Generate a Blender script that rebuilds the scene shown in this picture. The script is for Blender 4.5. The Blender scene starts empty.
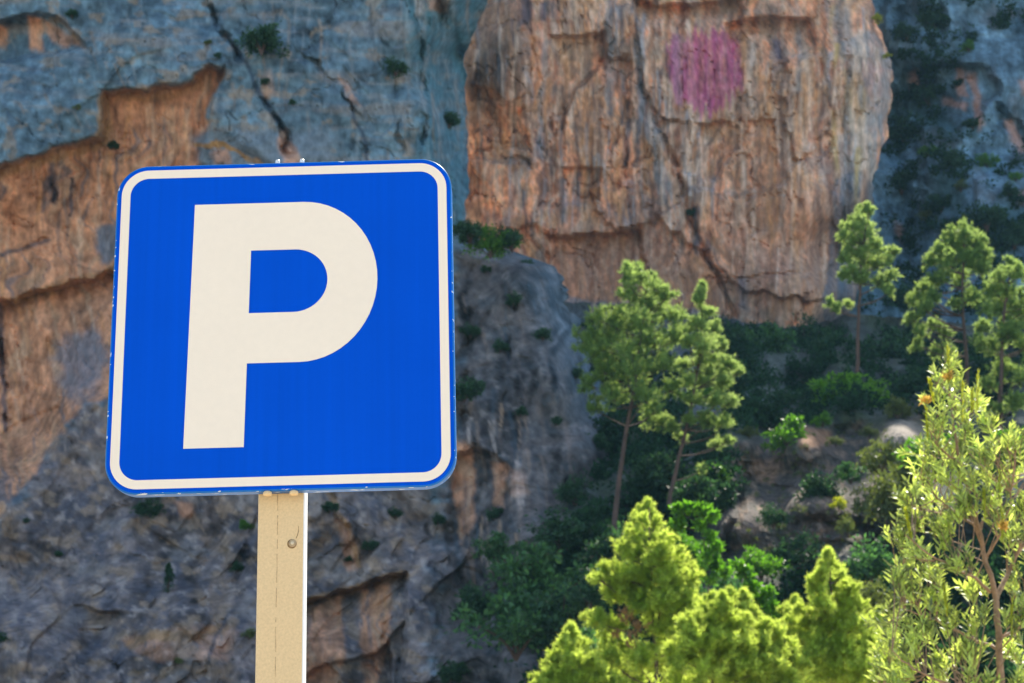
import bpy, math, random
import numpy as np
from mathutils import Matrix, Vector

# ------------------------------------------------------------------ scene, camera, light
scene = bpy.context.scene
col = scene.collection
F = 1600.0                    # focal length in pixels of a 1024 px wide frame
ex = np.array([1.0, 0.0276, -0.0006]); ex /= np.linalg.norm(ex)
ez = np.array([-0.0229, 0.9593, -0.2777]); ez -= ex * ex.dot(ez); ez /= np.linalg.norm(ez)
ey = np.cross(ez, ex)
RWC = np.array([ex, ey, ez]).T          # world -> camera
RCW = RWC.T                             # camera -> world
CAM = np.array([0.0, 0.0, 1.62])
SIGN_C = CAM + RCW @ np.array([-0.40426, 0.0349, -2.81647])

cd = bpy.data.cameras.new("camera"); cam = bpy.data.objects.new("camera", cd); col.objects.link(cam)
cd.sensor_width = 36; cd.lens = 36 * F / 1024; cd.clip_start = 0.05; cd.clip_end = 3000
M4 = Matrix([list(RCW[i]) + [float(CAM[i])] for i in range(3)] + [[0, 0, 0, 1]])
cam.matrix_world = M4
cd.dof.use_dof = True; cd.dof.focus_distance = 2.82; cd.dof.aperture_fstop = 11.5
scene.camera = cam

SUN_EL, SUN_AZ = math.radians(48), math.radians(24)   # azimuth clockwise from +Y
w = bpy.data.worlds.new("World"); scene.world = w; w.use_nodes = True
nt = w.node_tree; nt.nodes.clear()
sky = nt.nodes.new("ShaderNodeTexSky"); sky.sky_type = 'NISHITA'; sky.sun_disc = False
sky.sun_elevation = SUN_EL; sky.sun_rotation = SUN_AZ; sky.air_density = 1.0; sky.dust_density = 1.2
bg = nt.nodes.new("ShaderNodeBackground"); bg.inputs[1].default_value = 0.14
out = nt.nodes.new("ShaderNodeOutputWorld")
nt.links.new(sky.outputs[0], bg.inputs[0]); nt.links.new(bg.outputs[0], out.inputs[0])
sl = bpy.data.lights.new("sun", 'SUN'); sl.energy = 4.2; sl.angle = math.radians(0.53); sl.color = (1.0, 0.93, 0.80)
so = bpy.data.objects.new("sun", sl); col.objects.link(so)
sdir = Vector((math.sin(SUN_AZ) * math.cos(SUN_EL), math.cos(SUN_AZ) * math.cos(SUN_EL), math.sin(SUN_EL)))
so.rotation_euler = sdir.to_track_quat('Z', 'Y').to_euler(); so.location = (30, 60, 90)
vs = scene.view_settings
vs.view_transform = 'Standard'; vs.look = 'None'; vs.gamma = 1.0; vs.exposure = 1.36
scene.cycles.max_bounces = 8; scene.cycles.diffuse_bounces = 4; scene.cycles.transmission_bounces = 4

# ------------------------------------------------------------------ helpers
def rays(px, py):
    px = np.asarray(px, float); py = np.asarray(py, float)
    d = np.stack([(px - 512) / F, -(py - 341.5) / F, -np.ones(np.broadcast(px, py).shape)], -1)
    return d @ RCW.T
def P(px, py, Y):
    """the world point at depth Y metres in front of the viewpoint"""
    d = rays(px, py); Y = np.asarray(Y, float)
    return CAM + d * (Y / d[..., 1])[..., None]

def tag(o, label=None, cat=None, group=None, kind=None):
    if label: o['label'] = label
    if cat: o['category'] = cat
    if group: o['group'] = group
    if kind: o['kind'] = kind
    return o
def empty(name, loc):
    o = bpy.data.objects.new(name, None); o.empty_display_size = 0.2; o.location = loc; col.objects.link(o); return o

def mesh_np(name, V, faces_flat, nper, mats, smooth=False, parent=None, attrs=None, cols=None):
    """fast mesh from numpy: V (n,3); faces_flat indices; nper = corners per face (int)"""
    me = bpy.data.meshes.new(name)
    V = np.asarray(V, np.float32); faces_flat = np.asarray(faces_flat, np.int32).ravel()
    nf = len(faces_flat) // nper
    me.vertices.add(len(V)); me.vertices.foreach_set('co', V.ravel())
    me.loops.add(len(faces_flat)); me.loops.foreach_set('vertex_index', faces_flat)
    me.polygons.add(nf); me.polygons.foreach_set('loop_start', np.arange(nf, dtype=np.int32) * nper)
    try: me.polygons.foreach_set('loop_total', np.full(nf, nper, np.int32))
    except Exception: pass
    me.update(calc_edges=True)
    me.polygons.foreach_set('use_smooth', np.full(nf, smooth, bool))
    if cols is not None:
        a = me.color_attributes.new('albedo', 'FLOAT_COLOR', 'POINT')
        c4 = np.ones((len(V), 4), np.float32); c4[:, :3] = cols; a.data.foreach_set('color', c4.ravel())
    if attrs:
        for k, v in attrs.items():
            a = me.attributes.new(k, 'FLOAT', 'POINT'); a.data.foreach_set('value', np.asarray(v, np.float32))
    for m in (mats if isinstance(mats, (list, tuple)) else [mats]): me.materials.append(m)
    o = bpy.data.objects.new(name, me); col.objects.link(o)
    if parent: o.parent = parent
    return o

# ---- numpy noise
def _h(ix, iy, seed):
    n = (ix.astype(np.int64) * 374761393 + iy.astype(np.int64) * 668265263 + seed * 974634777) & 0xFFFFFFFF
    n = ((n ^ (n >> 13)) * 1274126177) & 0xFFFFFFFF
    n = ((n ^ (n >> 16)) * 2246822519) & 0xFFFFFFFF
    return ((n ^ (n >> 15)) & 0xFFFFFF) / float(0x1000000)
def vn(x, y, seed=0):
    ix = np.floor(x); iy = np.floor(y); fx = x - ix; fy = y - iy
    g = []
    for dx, dy in ((0, 0), (1, 0), (0, 1), (1, 1)):
        a = _h(ix + dx, iy + dy, seed) * 2 * np.pi
        g.append(np.cos(a) * (fx - dx) + np.sin(a) * (fy - dy))
    u = fx * fx * fx * (fx * (fx * 6 - 15) + 10); v = fy * fy * fy * (fy * (fy * 6 - 15) + 10)
    return ((g[0] * (1 - u) + g[1] * u) * (1 - v) + (g[2] * (1 - u) + g[3] * u) * v) * 1.5
def fbm(x, y, seed=0, o=4, lac=2.0, gain=0.5):
    s = 0; a = 1.0
    for i in range(o):
        s = s + a * vn(x * lac ** i + i * 17.3, y * lac ** i - i * 9.1, seed + i); a *= gain
    return s
def facets(x, y, size, seed, tilt=0.35, off=0.12, ay=1.0):
    """cells, each an inclined plane: broken rock"""
    X = x / size; Y = y / (size * ay)
    ix = np.floor(X); iy = np.floor(Y)
    num = np.zeros(X.shape); den = np.zeros(X.shape) + 1e-12
    for dx in (-1, 0, 1):
        for dy in (-1, 0, 1):
            cx = ix + dx; cy = iy + dy
            qx = cx + _h(cx, cy, seed); qy = cy + _h(cx, cy, seed + 1)
            d = (X - qx) ** 2 + (Y - qy) ** 2
            a = (_h(cx, cy, seed + 2) - .5) * 2; b = (_h(cx, cy, seed + 3) - .5) * 2; c = (_h(cx, cy, seed + 4) - .5) * 2
            k = np.exp(-d * 38); num += k * ((a * (X - qx) + b * (Y - qy)) * tilt + c * off); den += k
    return num / den * size, 0, 0
def ss(a, b, x):
    t = np.clip((x - a) / (b - a), 0, 1); return t * t * (3 - 2 * t)
def seg_dist(px, py, pts, closed=False):
    d = np.full(px.shape, 1e9); T = np.zeros(px.shape)
    n = len(pts); acc = 0
    for i in range(n if closed else n - 1):
        x0, y0 = pts[i]; x1, y1 = pts[(i + 1) % n]
        L2 = (x1 - x0) ** 2 + (y1 - y0) ** 2 + 1e-9
        t = np.clip(((px - x0) * (x1 - x0) + (py - y0) * (y1 - y0)) / L2, 0, 1)
        dd = np.hypot(px - x0 - t * (x1 - x0), py - y0 - t * (y1 - y0))
        T = np.where(dd < d, i + t, T); d = np.minimum(d, dd)
    return d, T / max(1, (n - 1))
def poly(px, py, pts, soft=4.0, wob=0.0, seed=0):
    """soft mask of a polygon; wob roughens its edge"""
    if wob:
        qx = px + wob * fbm(px / 22, py / 22, seed, 4); qy = py + wob * fbm(px / 22 + 50, py / 22, seed + 9, 4)
    else: qx, qy = px, py
    ins = np.zeros(px.shape, bool); n = len(pts)
    for i in range(n):
        x0, y0 = pts[i]; x1, y1 = pts[(i + 1) % n]
        c = ((y0 > qy) != (y1 > qy)) & (qx < (x1 - x0) * (qy - y0) / ((y1 - y0) + 1e-12) + x0)
        ins ^= c
    d, _ = seg_dist(qx, qy, pts, True)
    sd = np.where(ins, d, -d)
    return ss(-soft, soft, sd)
def line(px, py, pts, wid, wob=3.0, seed=0):
    qx = px + wob * fbm(px / 18, py / 18, seed, 3); qy = py + wob * fbm(px / 18 + 31, py / 18, seed + 5, 3)
    d, t = seg_dist(qx, qy, pts)
    return np.clip(1 - d / wid, 0, 1)
def ctrl(px, py, pts, s=110.0):
    pts = np.array(pts, float); num = 0; den = 1e-12
    for x, y, v in pts:
        k = 1 / (1e-4 + ((px - x) ** 2 + (py - y) ** 2) / (s * s)) ** 1.6
        num = num + k * v; den = den + k
    return num / den
def mixc(c, m, k):
    m = np.clip(m, 0, 1)[..., None]
    return c * (1 - m) + np.array(k) * m
def axis(lo, hi, fine0, fine1, step, cstep):
    a = list(np.arange(lo, fine0, cstep)) + list(np.arange(fine0, fine1, step)) + list(np.arange(fine1, hi + cstep, cstep))
    return np.array(a, float)

def strokes(C, px, py, n, box, seed, cols_, lmin=25, lmax=110, wmin=1.3, wmax=3.6, k=.8, slant=.0, mask=None):
    rg = np.random.default_rng(seed)
    for i in range(n):
        x0 = rg.uniform(box[0], box[2]); y0 = rg.uniform(box[1], box[3]); L_ = rg.uniform(lmin, lmax); w_ = rg.uniform(wmin, wmax); c = cols_[rg.integers(len(cols_))]; kk = k * rg.uniform(.45, 1)
        t = (py - y0) / L_; xc = x0 + slant * (py - y0) + 1.6 * np.sin(py / 23 + i) + 1.1 * np.sin(py / 9 + 2 * i)
        m = np.clip(1.25 - np.abs(px - xc) / (w_ * (1 - .55 * np.clip(t, 0, 1))), 0, 1) * ss(-.02, .03, t) * ss(1, .55, t) * kk
        if mask is not None: m = m * mask
        if m.max() > .01: C = mixc(C, m, c)
    return C
def grid_mesh(name, PX, PY, D, cols, mat):
    V = P(PX, PY, D); r, c = PX.shape
    idx = np.arange(r * c).reshape(r, c)
    f = np.stack([idx[:-1, :-1], idx[1:, :-1], idx[1:, 1:], idx[:-1, 1:]], -1).reshape(-1, 4)
    return mesh_np(name, V.reshape(-1, 3), f, 4, mat, smooth=False, cols=np.clip(cols, 0.004, .9).reshape(-1, 3))

# ------------------------------------------------------------------ materials
def new_mat(name):
    m = bpy.data.materials.new(name); m.use_nodes = True
    n = m.node_tree; return m, n, n.nodes['Principled BSDF'], n.nodes['Material Output']
def rock_material(name, scale=1.0, bump=0.5, lo=.42, hi=1.65):
    m, n, b, o = new_mat(name)
    b.inputs['Roughness'].default_value = 0.9; b.inputs['Specular IOR Level'].default_value = 0.25
    at = n.nodes.new('ShaderNodeAttribute'); at.attribute_name = 'albedo'
    tc = n.nodes.new('ShaderNodeTexCoord')
    mp = n.nodes.new('ShaderNodeMapping'); mp.inputs['Scale'].default_value = (1, 1, 0.6)
    n.links.new(tc.outputs['Object'], mp.inputs[0])
    n1 = n.nodes.new('ShaderNodeTexNoise'); n1.inputs['Scale'].default_value = 2.2 * scale; n1.inputs['Detail'].default_value = 8; n1.inputs['Roughness'].default_value = .65
    n.links.new(mp.outputs[0], n1.inputs['Vector'])
    r = n.nodes.new('ShaderNodeMapRange'); r.inputs[1].default_value = .32; r.inputs[2].default_value = .68; r.inputs[3].default_value = lo; r.inputs[4].default_value = hi
    n.links.new(n1.outputs[0], r.inputs[0])
    mul = n.nodes.new('ShaderNodeVectorMath'); mul.operation = 'SCALE'
    n.links.new(at.outputs['Color'], mul.inputs[0]); n.links.new(r.outputs[0], mul.inputs['Scale'])
    n.links.new(mul.outputs[0], b.inputs['Base Color'])
    n2 = n.nodes.new('ShaderNodeTexNoise'); n2.inputs['Scale'].default_value = 1.1 * scale; n2.inputs['Detail'].default_value = 10; n2.inputs['Roughness'].default_value = .68
    n.links.new(mp.outputs[0], n2.inputs['Vector'])
    bp = n.nodes.new('ShaderNodeBump'); bp.inputs['Strength'].default_value = bump; bp.inputs['Distance'].default_value = 0.22
    n.links.new(n2.outputs[0], bp.inputs['Height']); n.links.new(bp.outputs[0], b.inputs['Normal'])
    return m
def leaf_material(name, base, trans, rough=.5, tr=.45, spec=.3, var=.35):
    m, n, b, o = new_mat(name)
    at = n.nodes.new('ShaderNodeAttribute'); at.attribute_name = 'tint'
    hs = []
    for c in (base, trans):
        r = n.nodes.new('ShaderNodeMix'); r.data_type = 'RGBA'
        r.inputs['A'].default_value = (*[v * (1 - var) for v in c], 1)
        r.inputs['B'].default_value = (c[0] * (1 + var * 1.3), c[1] * (1 + var), c[2] * (1 + var * .4), 1)
        n.links.new(at.outputs['Fac'], r.inputs['Factor']); hs.append(r)
    b.inputs['Roughness'].default_value = rough; b.inputs['Specular IOR Level'].default_value = spec
    n.links.new(hs[0].outputs['Result'], b.inputs['Base Color'])
    t = n.nodes.new('ShaderNodeBsdfTranslucent'); n.links.new(hs[1].outputs['Result'], t.inputs[0])
    mx = n.nodes.new('ShaderNodeMixShader'); mx.inputs[0].default_value = tr
    n.links.new(b.outputs[0], mx.inputs[1]); n.links.new(t.outputs[0], mx.inputs[2]); n.links.new(mx.outputs[0], o.inputs[0])
    return m
def plain_material(name, c, rough=.7, metal=0.0, noise=0.0, nscale=8.0, stretch=(1, 1, 1), spec=.5, bump=0.0):
    m, n, b, o = new_mat(name)
    b.inputs['Base Color'].default_value = (*c, 1); b.inputs['Roughness'].default_value = rough
    b.inputs['Metallic'].default_value = metal; b.inputs['Specular IOR Level'].default_value = spec
    if noise or bump:
        tc = n.nodes.new('ShaderNodeTexCoord'); mp = n.nodes.new('ShaderNodeMapping'); mp.inputs['Scale'].default_value = stretch
        n.links.new(tc.outputs['Object'], mp.inputs[0])
        t = n.nodes.new('ShaderNodeTexNoise'); t.inputs['Scale'].default_value = nscale; t.inputs['Detail'].default_value = 6
        n.links.new(mp.outputs[0], t.inputs['Vector'])
        r = n.nodes.new('ShaderNodeMix'); r.data_type = 'RGBA'
        mr = n.nodes.new('ShaderNodeMapRange'); mr.inputs[1].default_value = .3; mr.inputs[2].default_value = .7
        n.links.new(t.outputs[0], mr.inputs[0]); n.links.new(mr.outputs[0], r.inputs['Factor'])
        r.inputs['A'].default_value = (*[v * (1 - noise) for v in c], 1); r.inputs['B'].default_value = (*[min(1, v * (1 + noise)) for v in c], 1)
        n.links.new(r.outputs['Result'], b.inputs['Base Color'])
        if bump:
            bp = n.nodes.new('ShaderNodeBump'); bp.inputs['Strength'].default_value = bump; bp.inputs['Distance'].default_value = .01
            n.links.new(t.outputs[0], bp.inputs['Height']); n.links.new(bp.outputs[0], b.inputs['Normal'])
    return m

ROCK = rock_material('limestone', 1.3, .38, .55, 1.45)
ROCK_FAR = rock_material('far_limestone', 1.2, .32, .6, 1.4)
SOIL = rock_material('hillside_soil', 2.0, .7)
PINE = leaf_material('pine_needles', (.09, .17, .045), (.36, .52, .14), .55, .6)
PINE_FRESH = leaf_material('young_pine_needles', (.18, .28, .05), (.60, .76, .13), .55, .66)
PINE_PALE = leaf_material('pale_pine_needles', (.14, .24, .07), (.42, .58, .17), .55, .6)
DARKLEAF = leaf_material('dark_evergreen_leaves', (.026, .070, .042), (.05, .14, .04), .55, .35, .2, .65)
MIDLEAF = leaf_material('mid_green_leaves', (.045, .12, .05), (.08, .22, .05), .5, .4, .3, .6)
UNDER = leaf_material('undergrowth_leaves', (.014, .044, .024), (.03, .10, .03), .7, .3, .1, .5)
GREENLEAF = leaf_material('broad_green_leaves', (.06, .14, .02), (.16, .42, .02), .45, .5)
OLIVELEAF = leaf_material('olive_green_leaves', (.09, .12, .04), (.18, .24, .04), .5, .4)
YELLOWLEAF = leaf_material('yellow_green_leaves', (.30, .36, .02), (.45, .5, .02), .5, .5)  # bright colour stands in for sunlight on the wall's shoulder bush
NEARLEAF = leaf_material('glossy_narrow_leaves', (.24, .36, .12), (.48, .64, .13), .42, .5, 1.0, .75)
SHOOTLEAF = leaf_material('fresh_shoot_leaves', (.22, .28, .02), (.5, .55, .02), .4, .5)
TIPLEAF = leaf_material('orange_shoot_tips', (.55, .34, .08), (.66, .46, .10), .5, .45)
DRYLEAF = leaf_material('dry_brown_needles', (.32, .20, .09), (.4, .24, .09), .7, .4)
BARK = plain_material('pine_bark', (.085, .052, .038), .9, noise=.4, nscale=3)
TWIG = plain_material('reddish_twig_bark', (.28, .17, .09), .75, noise=.35, nscale=25)

# ------------------------------------------------------------------ relief of the left massif
def edgeA(py):
    return np.interp(py, [-900, -300, 0, 55, 190, 222, 240, 252, 266, 290, 320, 400, 440, 520, 600, 700, 900],
                     [430, 480, 488, 464, 468, 463, 480, 515, 555, 566, 577, 606, 620, 632, 640, 645, 650])
LEDGE1 = [(-700, 330), (-200, 215), (0, 168), (50, 152), (100, 138), (105, 120), (104, 93), (130, 90), (165, 88), (190, 82), (208, 68), (224, 69)]
RECESS = LEDGE1 + [(218, 84), (208, 110), (203, 140), (198, 168), (240, 175), (330, 260), (340, 400), (115, 395), (85, 400), (50, 450), (0, 520), (-60, 600), (-700, 560)]
SHELF = [(-700, 440), (-200, 345), (0, 305), (60, 287), (115, 270), (180, 262), (240, 300), (260, 420), (115, 395), (85, 400), (50, 450), (0, 520), (-60, 600), (-700, 560)]
def depthA(px, py, fine=True):
    D = ctrl(px, py, [(-600, -400, 70), (-600, 300, 66), (-600, 700, 48), (0, -300, 66), (300, -400, 66), (460, -300, 67), (0, 0, 60.5), (0, 150, 58.5), (150, 60, 59),
        (200, 0, 60), (300, 100, 59.5), (400, 0, 61), (420, 120, 61), (455, 100, 64), (0, 260, 61), (100, 220, 61), (0, 400, 61), (100, 450, 58), (0, 540, 56), (0, 683, 48),
        (200, 500, 56), (200, 683, 47), (330, 560, 52.5), (330, 683, 48), (400, 620, 50), (440, 500, 54), (460, 600, 51), (460, 683, 48), (490, 260, 60), (520, 300, 58),
        (560, 300, 57.5), (560, 400, 56), (590, 480, 54), (560, 560, 50), (600, 620, 47), (540, 683, 44), (600, 850, 36), (300, 850, 40), (0, 850, 40), (-600, 900, 38)])
    x = (px - 512) / F * 60; z = -(py - 341) / F * 60
    wx = x + .8 * fbm(x / 5, z / 5, 3, 3); wz = z + .8 * fbm(x / 5 + 9, z / 5, 4, 3)
    rec = poly(px, py, RECESS, 4.5, 4, 11)
    # the recess only bites below the first ledge; it fades out to the right and downwards
    d0, _ = seg_dist(px, py, LEDGE1)
    D = D + rec * 1.3 * (1 - ss(0, 420, d0))
    sh = poly(px, py, SHELF, 4.5, 5, 12); d1, _ = seg_dist(px, py, SHELF[:6])
    D = D + sh * 1.3 * (1 - ss(20, 260, d1))
    # small overhang in the top left corner
    D = D + poly(px, py, [(-60, 40), (0, 22), (40, 14), (58, 16), (84, 46), (60, 52), (30, 56), (-60, 70)], 2.5, 3, 14) * 1.0
    # overhang over the low orange scars right of the post
    D = D + poly(px, py, [(300, 604), (340, 592), (372, 582), (404, 573), (408, 620), (398, 700), (290, 720)], 3, 3, 15) * 1.5
    D = D + poly(px, py, [(452, 462), (476, 446), (504, 462), (508, 520), (480, 585), (455, 590), (446, 520)], 4, 4, 16) * .8
    # fissures
    for pts, wd, am in (([(196, -60), (206, 0), (225, 35), (246, 62), (256, 88), (272, 112), (283, 130), (292, 165)], 7, 1.4),
                        ([(288, 44), (322, 72), (342, 88), (352, 112), (364, 140), (370, 170)], 5, .9),
                        ([(428, -200), (424, 0), (422, 60), (424, 120), (426, 230)], 9, 1.5), ([(442, 0), (446, 90), (449, 150), (455, 250)], 8, 1.3),
                        ([(375, 20), (388, 50), (396, 90), (402, 160)], 5, .6), ([(0, 255), (25, 248), (48, 240)], 4, .6),
                        ([(0, 300), (2, 360), (6, 420)], 6, 1.3), ([(52, 160), (54, 200)], 4, .5),
                        ([(478, 250), (470, 300), (468, 360), (462, 430)], 9, 1.2), ([(512, 300), (508, 380), (500, 440)], 6, .7),
                        ([(205, 683), (214, 640), (232, 610), (246, 590)], 5, .8), ([(120, 650), (170, 610), (215, 596), (258, 560)], 4, .6),
                        ([(330, 500), (352, 530), (362, 570)], 5, -.8), ([(430, 520), (440, 600), (436, 683)], 6, .7)):
        D = D + am * .45 * line(px, py, pts, wd * .7, 5, 21) * np.clip(.45 + 1.6 * fbm(px / 30, py / 30, 23, 2), 0, 1.2)
    D = D + 2.2 * ss(60, 0, edgeA(py) - px) ** 2 * 2.0            # rounds off towards the right-hand arete
    if fine:
        lw = ss(480, 560, py + .3 * np.minimum(px, 300) * 0)
        f4, _, _ = facets(wx * .8 + wz * .6, wz * .8 - wx * .6, 3.2, 35, .5, .2, .55); f5, _, _ = facets(wx * .8 + wz * .6, wz * .8 - wx * .6, 1.1, 36, .5, .22, .6); D = D + lw * (f4 * .5 + f5 * .45)
        f1, e1, _ = facets(wx, wz, 7.5, 31, .30, .08, 1.3); f2, e2, _ = facets(wx + 40, wz, 2.6, 41, .34, .10, 1.3); f3, e3, _ = facets(wx, wz + 33, .95, 51, .36, .13, 1.2)
        smooth = 1 - .55 * poly(px, py, [(-100, 60), (200, -20), (420, -20), (420, 160), (200, 160), (0, 150), (-100, 180)], 30)
        D = D + f1 * .45 * smooth + f2 * .38 * smooth + f3 * .24
        rid = np.clip(1 - np.abs(fbm(wx / 3.5, wz / 3.0, 63, 4)) / .03, 0, 1); D = D + .09 * rid + .22 * fbm(x / 3, z / 3, 61, 5)
        D = D + .12 * fbm(x / .35, z / 2.5, 71, 3) * rec
    return D
pxa = np.linspace(0, 1, 420); ua = np.concatenate([np.linspace(-600, -8, 60), np.arange(0, 470, 2.0)])
rowsA = axis(-900, 900, -10, 690, 2.0, 14)
PX = []; 
for y in rowsA:
    e = float(edgeA(np.array(y)))
    u = np.concatenate([np.linspace(-600, -9, 55), np.linspace(0, 1, 300) * (e + 6) - 6, [e + .3, e + .5, e + .2, e - 1, e - 3]])
    PX.append(u)
PX = np.array(PX); PY = np.repeat(rowsA[:, None], PX.shape[1], 1)
PX[:, 55:-5] += ((2.2 + 7 * ss(250, 300, PY[:, 55:-5])) * fbm(PY[:, 55:-5] / 14, PX[:, 55:-5] / 60, 77, 4)) * ss(120, 0, edgeA(PY[:, 55:-5]) - PX[:, 55:-5])
PX[:, -5:] += (PX[:, -6:-5] - edgeA(PY[:, -6:-5])); D = depthA(PX, PY)
for k, dd in zip(range(-5, 0), (.6, 2, 5, 10, 22)): D[:, k] = D[:, -6] + dd
x = (PX - 512) / F * 60; z = -(PY - 341) / F * 60
big = fbm(x / 5, z / 5, 101, 4); med = fbm(x / 1.4, z / 2.2, 102, 4); xw = x + .9 * fbm(x / 3, z / 2, 99, 3); st = fbm(xw / .42, z / 4, 103, 4); hs = fbm(x / 6, z / .6, 104, 4)
C = np.zeros(PX.shape + (3,)) + np.array([.105, .172, .208])
fin = fbm(x / .45, z / .38, 131, 4); fin2 = fbm(x / .8 + 7, z / .6, 132, 5); hat = fbm(x / 2.2, z / .28, 133, 4)
rid = np.clip(1 - np.abs(fbm((x + .8 * fbm(x / 5, z / 5, 3, 3)) / 3.5, (z + .8 * fbm(x / 5 + 9, z / 5, 4, 3)) / 3.0, 63, 4)) / .025, 0, 1)
C = C * (1 + .35 * big + .30 * med + .45 * fin)[..., None]
C = mixc(C, .55 * ss(.22, .6, hat + .4 * big), (.21, .22, .22)); C = mixc(C, .6 * ss(.3, .6, fin2 + .3 * big), (.27, .20, .13)); C = mixc(C, .5 * ss(.2, .6, -fin2 + .3 * med), (.05, .09, .13))
C = mixc(C, .6 * ss(.15, .8, hs + .5 * med), (.22, .19, .16))
C = mixc(C, .35 * ss(.1, .7, st), (.08, .12, .16))
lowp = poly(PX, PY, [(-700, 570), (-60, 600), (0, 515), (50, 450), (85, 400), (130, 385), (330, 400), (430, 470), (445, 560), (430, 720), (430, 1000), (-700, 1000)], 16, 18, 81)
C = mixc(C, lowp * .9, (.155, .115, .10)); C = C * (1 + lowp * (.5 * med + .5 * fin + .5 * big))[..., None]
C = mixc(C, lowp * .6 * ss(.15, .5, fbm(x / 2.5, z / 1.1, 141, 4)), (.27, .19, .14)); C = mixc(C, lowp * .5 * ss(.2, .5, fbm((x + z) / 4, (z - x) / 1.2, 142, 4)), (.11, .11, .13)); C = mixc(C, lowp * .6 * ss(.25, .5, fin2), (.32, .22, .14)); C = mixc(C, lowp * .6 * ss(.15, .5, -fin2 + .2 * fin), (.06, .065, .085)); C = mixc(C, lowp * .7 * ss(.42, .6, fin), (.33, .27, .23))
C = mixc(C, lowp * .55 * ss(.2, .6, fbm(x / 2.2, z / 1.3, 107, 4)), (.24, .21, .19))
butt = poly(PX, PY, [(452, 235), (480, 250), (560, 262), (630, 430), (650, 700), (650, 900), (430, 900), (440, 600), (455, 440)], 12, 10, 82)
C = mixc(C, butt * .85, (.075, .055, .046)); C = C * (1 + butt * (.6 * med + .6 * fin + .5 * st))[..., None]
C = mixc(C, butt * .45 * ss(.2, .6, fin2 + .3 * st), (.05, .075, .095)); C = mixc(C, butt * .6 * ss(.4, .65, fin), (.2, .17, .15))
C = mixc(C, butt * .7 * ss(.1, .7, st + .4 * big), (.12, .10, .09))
C = strokes(C, PX, PY, 90, (450, 260, 620, 560), 59, [(.17, .13, .11), (.03, .035, .045), (.05, .085, .11), (.24, .17, .13)], 20, 90, 1.3, 3.5, .6, .12, butt)
C = strokes(C, PX, PY, 50, (452, 400, 530, 560), 62, [(.42, .27, .16), (.30, .20, .14), (.03, .03, .04), (.5, .4, .33)], 15, 60, 1.3, 3.2, .7, .05)
crest = ss(60, 6, edgeA(PY) - PX) * ss(250, 290, PY) * ss(470, 400, PY)
C = mixc(C, crest * .6, (.055, .12, .17)) * (1 + .5 * crest * st)[..., None]
teal = poly(PX, PY, [(405, -300), (480, -300), (480, 240), (440, 250), (415, 160), (408, 40)], 10, 8, 83)
C = mixc(C, teal * (.5 + .4 * ss(-.3, .5, st)), (.05, .14, .18)); C = mixc(C, teal * .6 * ss(.25, .7, fbm(x / .5, z / 5, 118, 3)), (.20, .26, .28))
C = mixc(C, poly(PX, PY, [(412, -40), (428, -40), (424, 14), (415, 16)], 3, 3, 84) * .8, (.45, .42, .38))
C = strokes(C, PX, PY, 90, (210, -30, 470, 170), 60, [(.24, .25, .25), (.06, .11, .14), (.30, .22, .15), (.05, .07, .09)], 15, 90, 1.2, 3, .5)
C = strokes(C, PX, PY, 60, (-10, -30, 215, 150), 61, [(.24, .25, .24), (.07, .12, .16), (.28, .20, .13)], 10, 40, 1.2, 3, .45, .4)
# orange scars
C = mixc(C, .28 * rid, (.045, .05, .055)); rec = poly(PX, PY, RECESS, 2.5, 5, 11); orange = np.zeros(C.shape) + np.array([.50, .245, .13])
orange = orange * (1 + .35 * st + .28 * med + .28 * fin)[..., None]
orange = mixc(orange, .55 * ss(.0, .6, fbm(xw / .5, z / 3, 111, 3)), (.42, .29, .18)); orange = mixc(orange, .45 * ss(.3, .75, big + .3 * med), (.29, .13, .07))
orange = mixc(orange, .7 * ss(.35, .75, fbm(xw / .3, z / 4, 112, 3)), (.12, .12, .13))
orange = strokes(orange, PX, PY, 90, (-10, 90, 215, 260), 56, [(.66, .48, .33), (.22, .11, .06), (.60, .30, .12), (.10, .09, .09), (.62, .42, .28)], 20, 70, 1.3, 3.4, .7)
orange = strokes(orange, PX, PY, 60, (-10, 280, 110, 470), 57, [(.60, .42, .28), (.22, .11, .06), (.58, .28, .11)], 15, 60, 1.5, 5, .55, .25)
orange = strokes(orange, PX, PY, 60, (300, 440, 520, 640), 58, [(.66, .46, .3), (.15, .13, .13), (.58, .28, .11)], 20, 70, 1.3, 3.2, .7)
C = C * (1 - rec[..., None]) + orange * rec[..., None]
back = poly(PX, PY, [(196, 135), (330, 130), (360, 300), (330, 420), (205, 300)], 8, 6, 85); C = mixc(C, back * .9, (.14, .18, .21))
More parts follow.
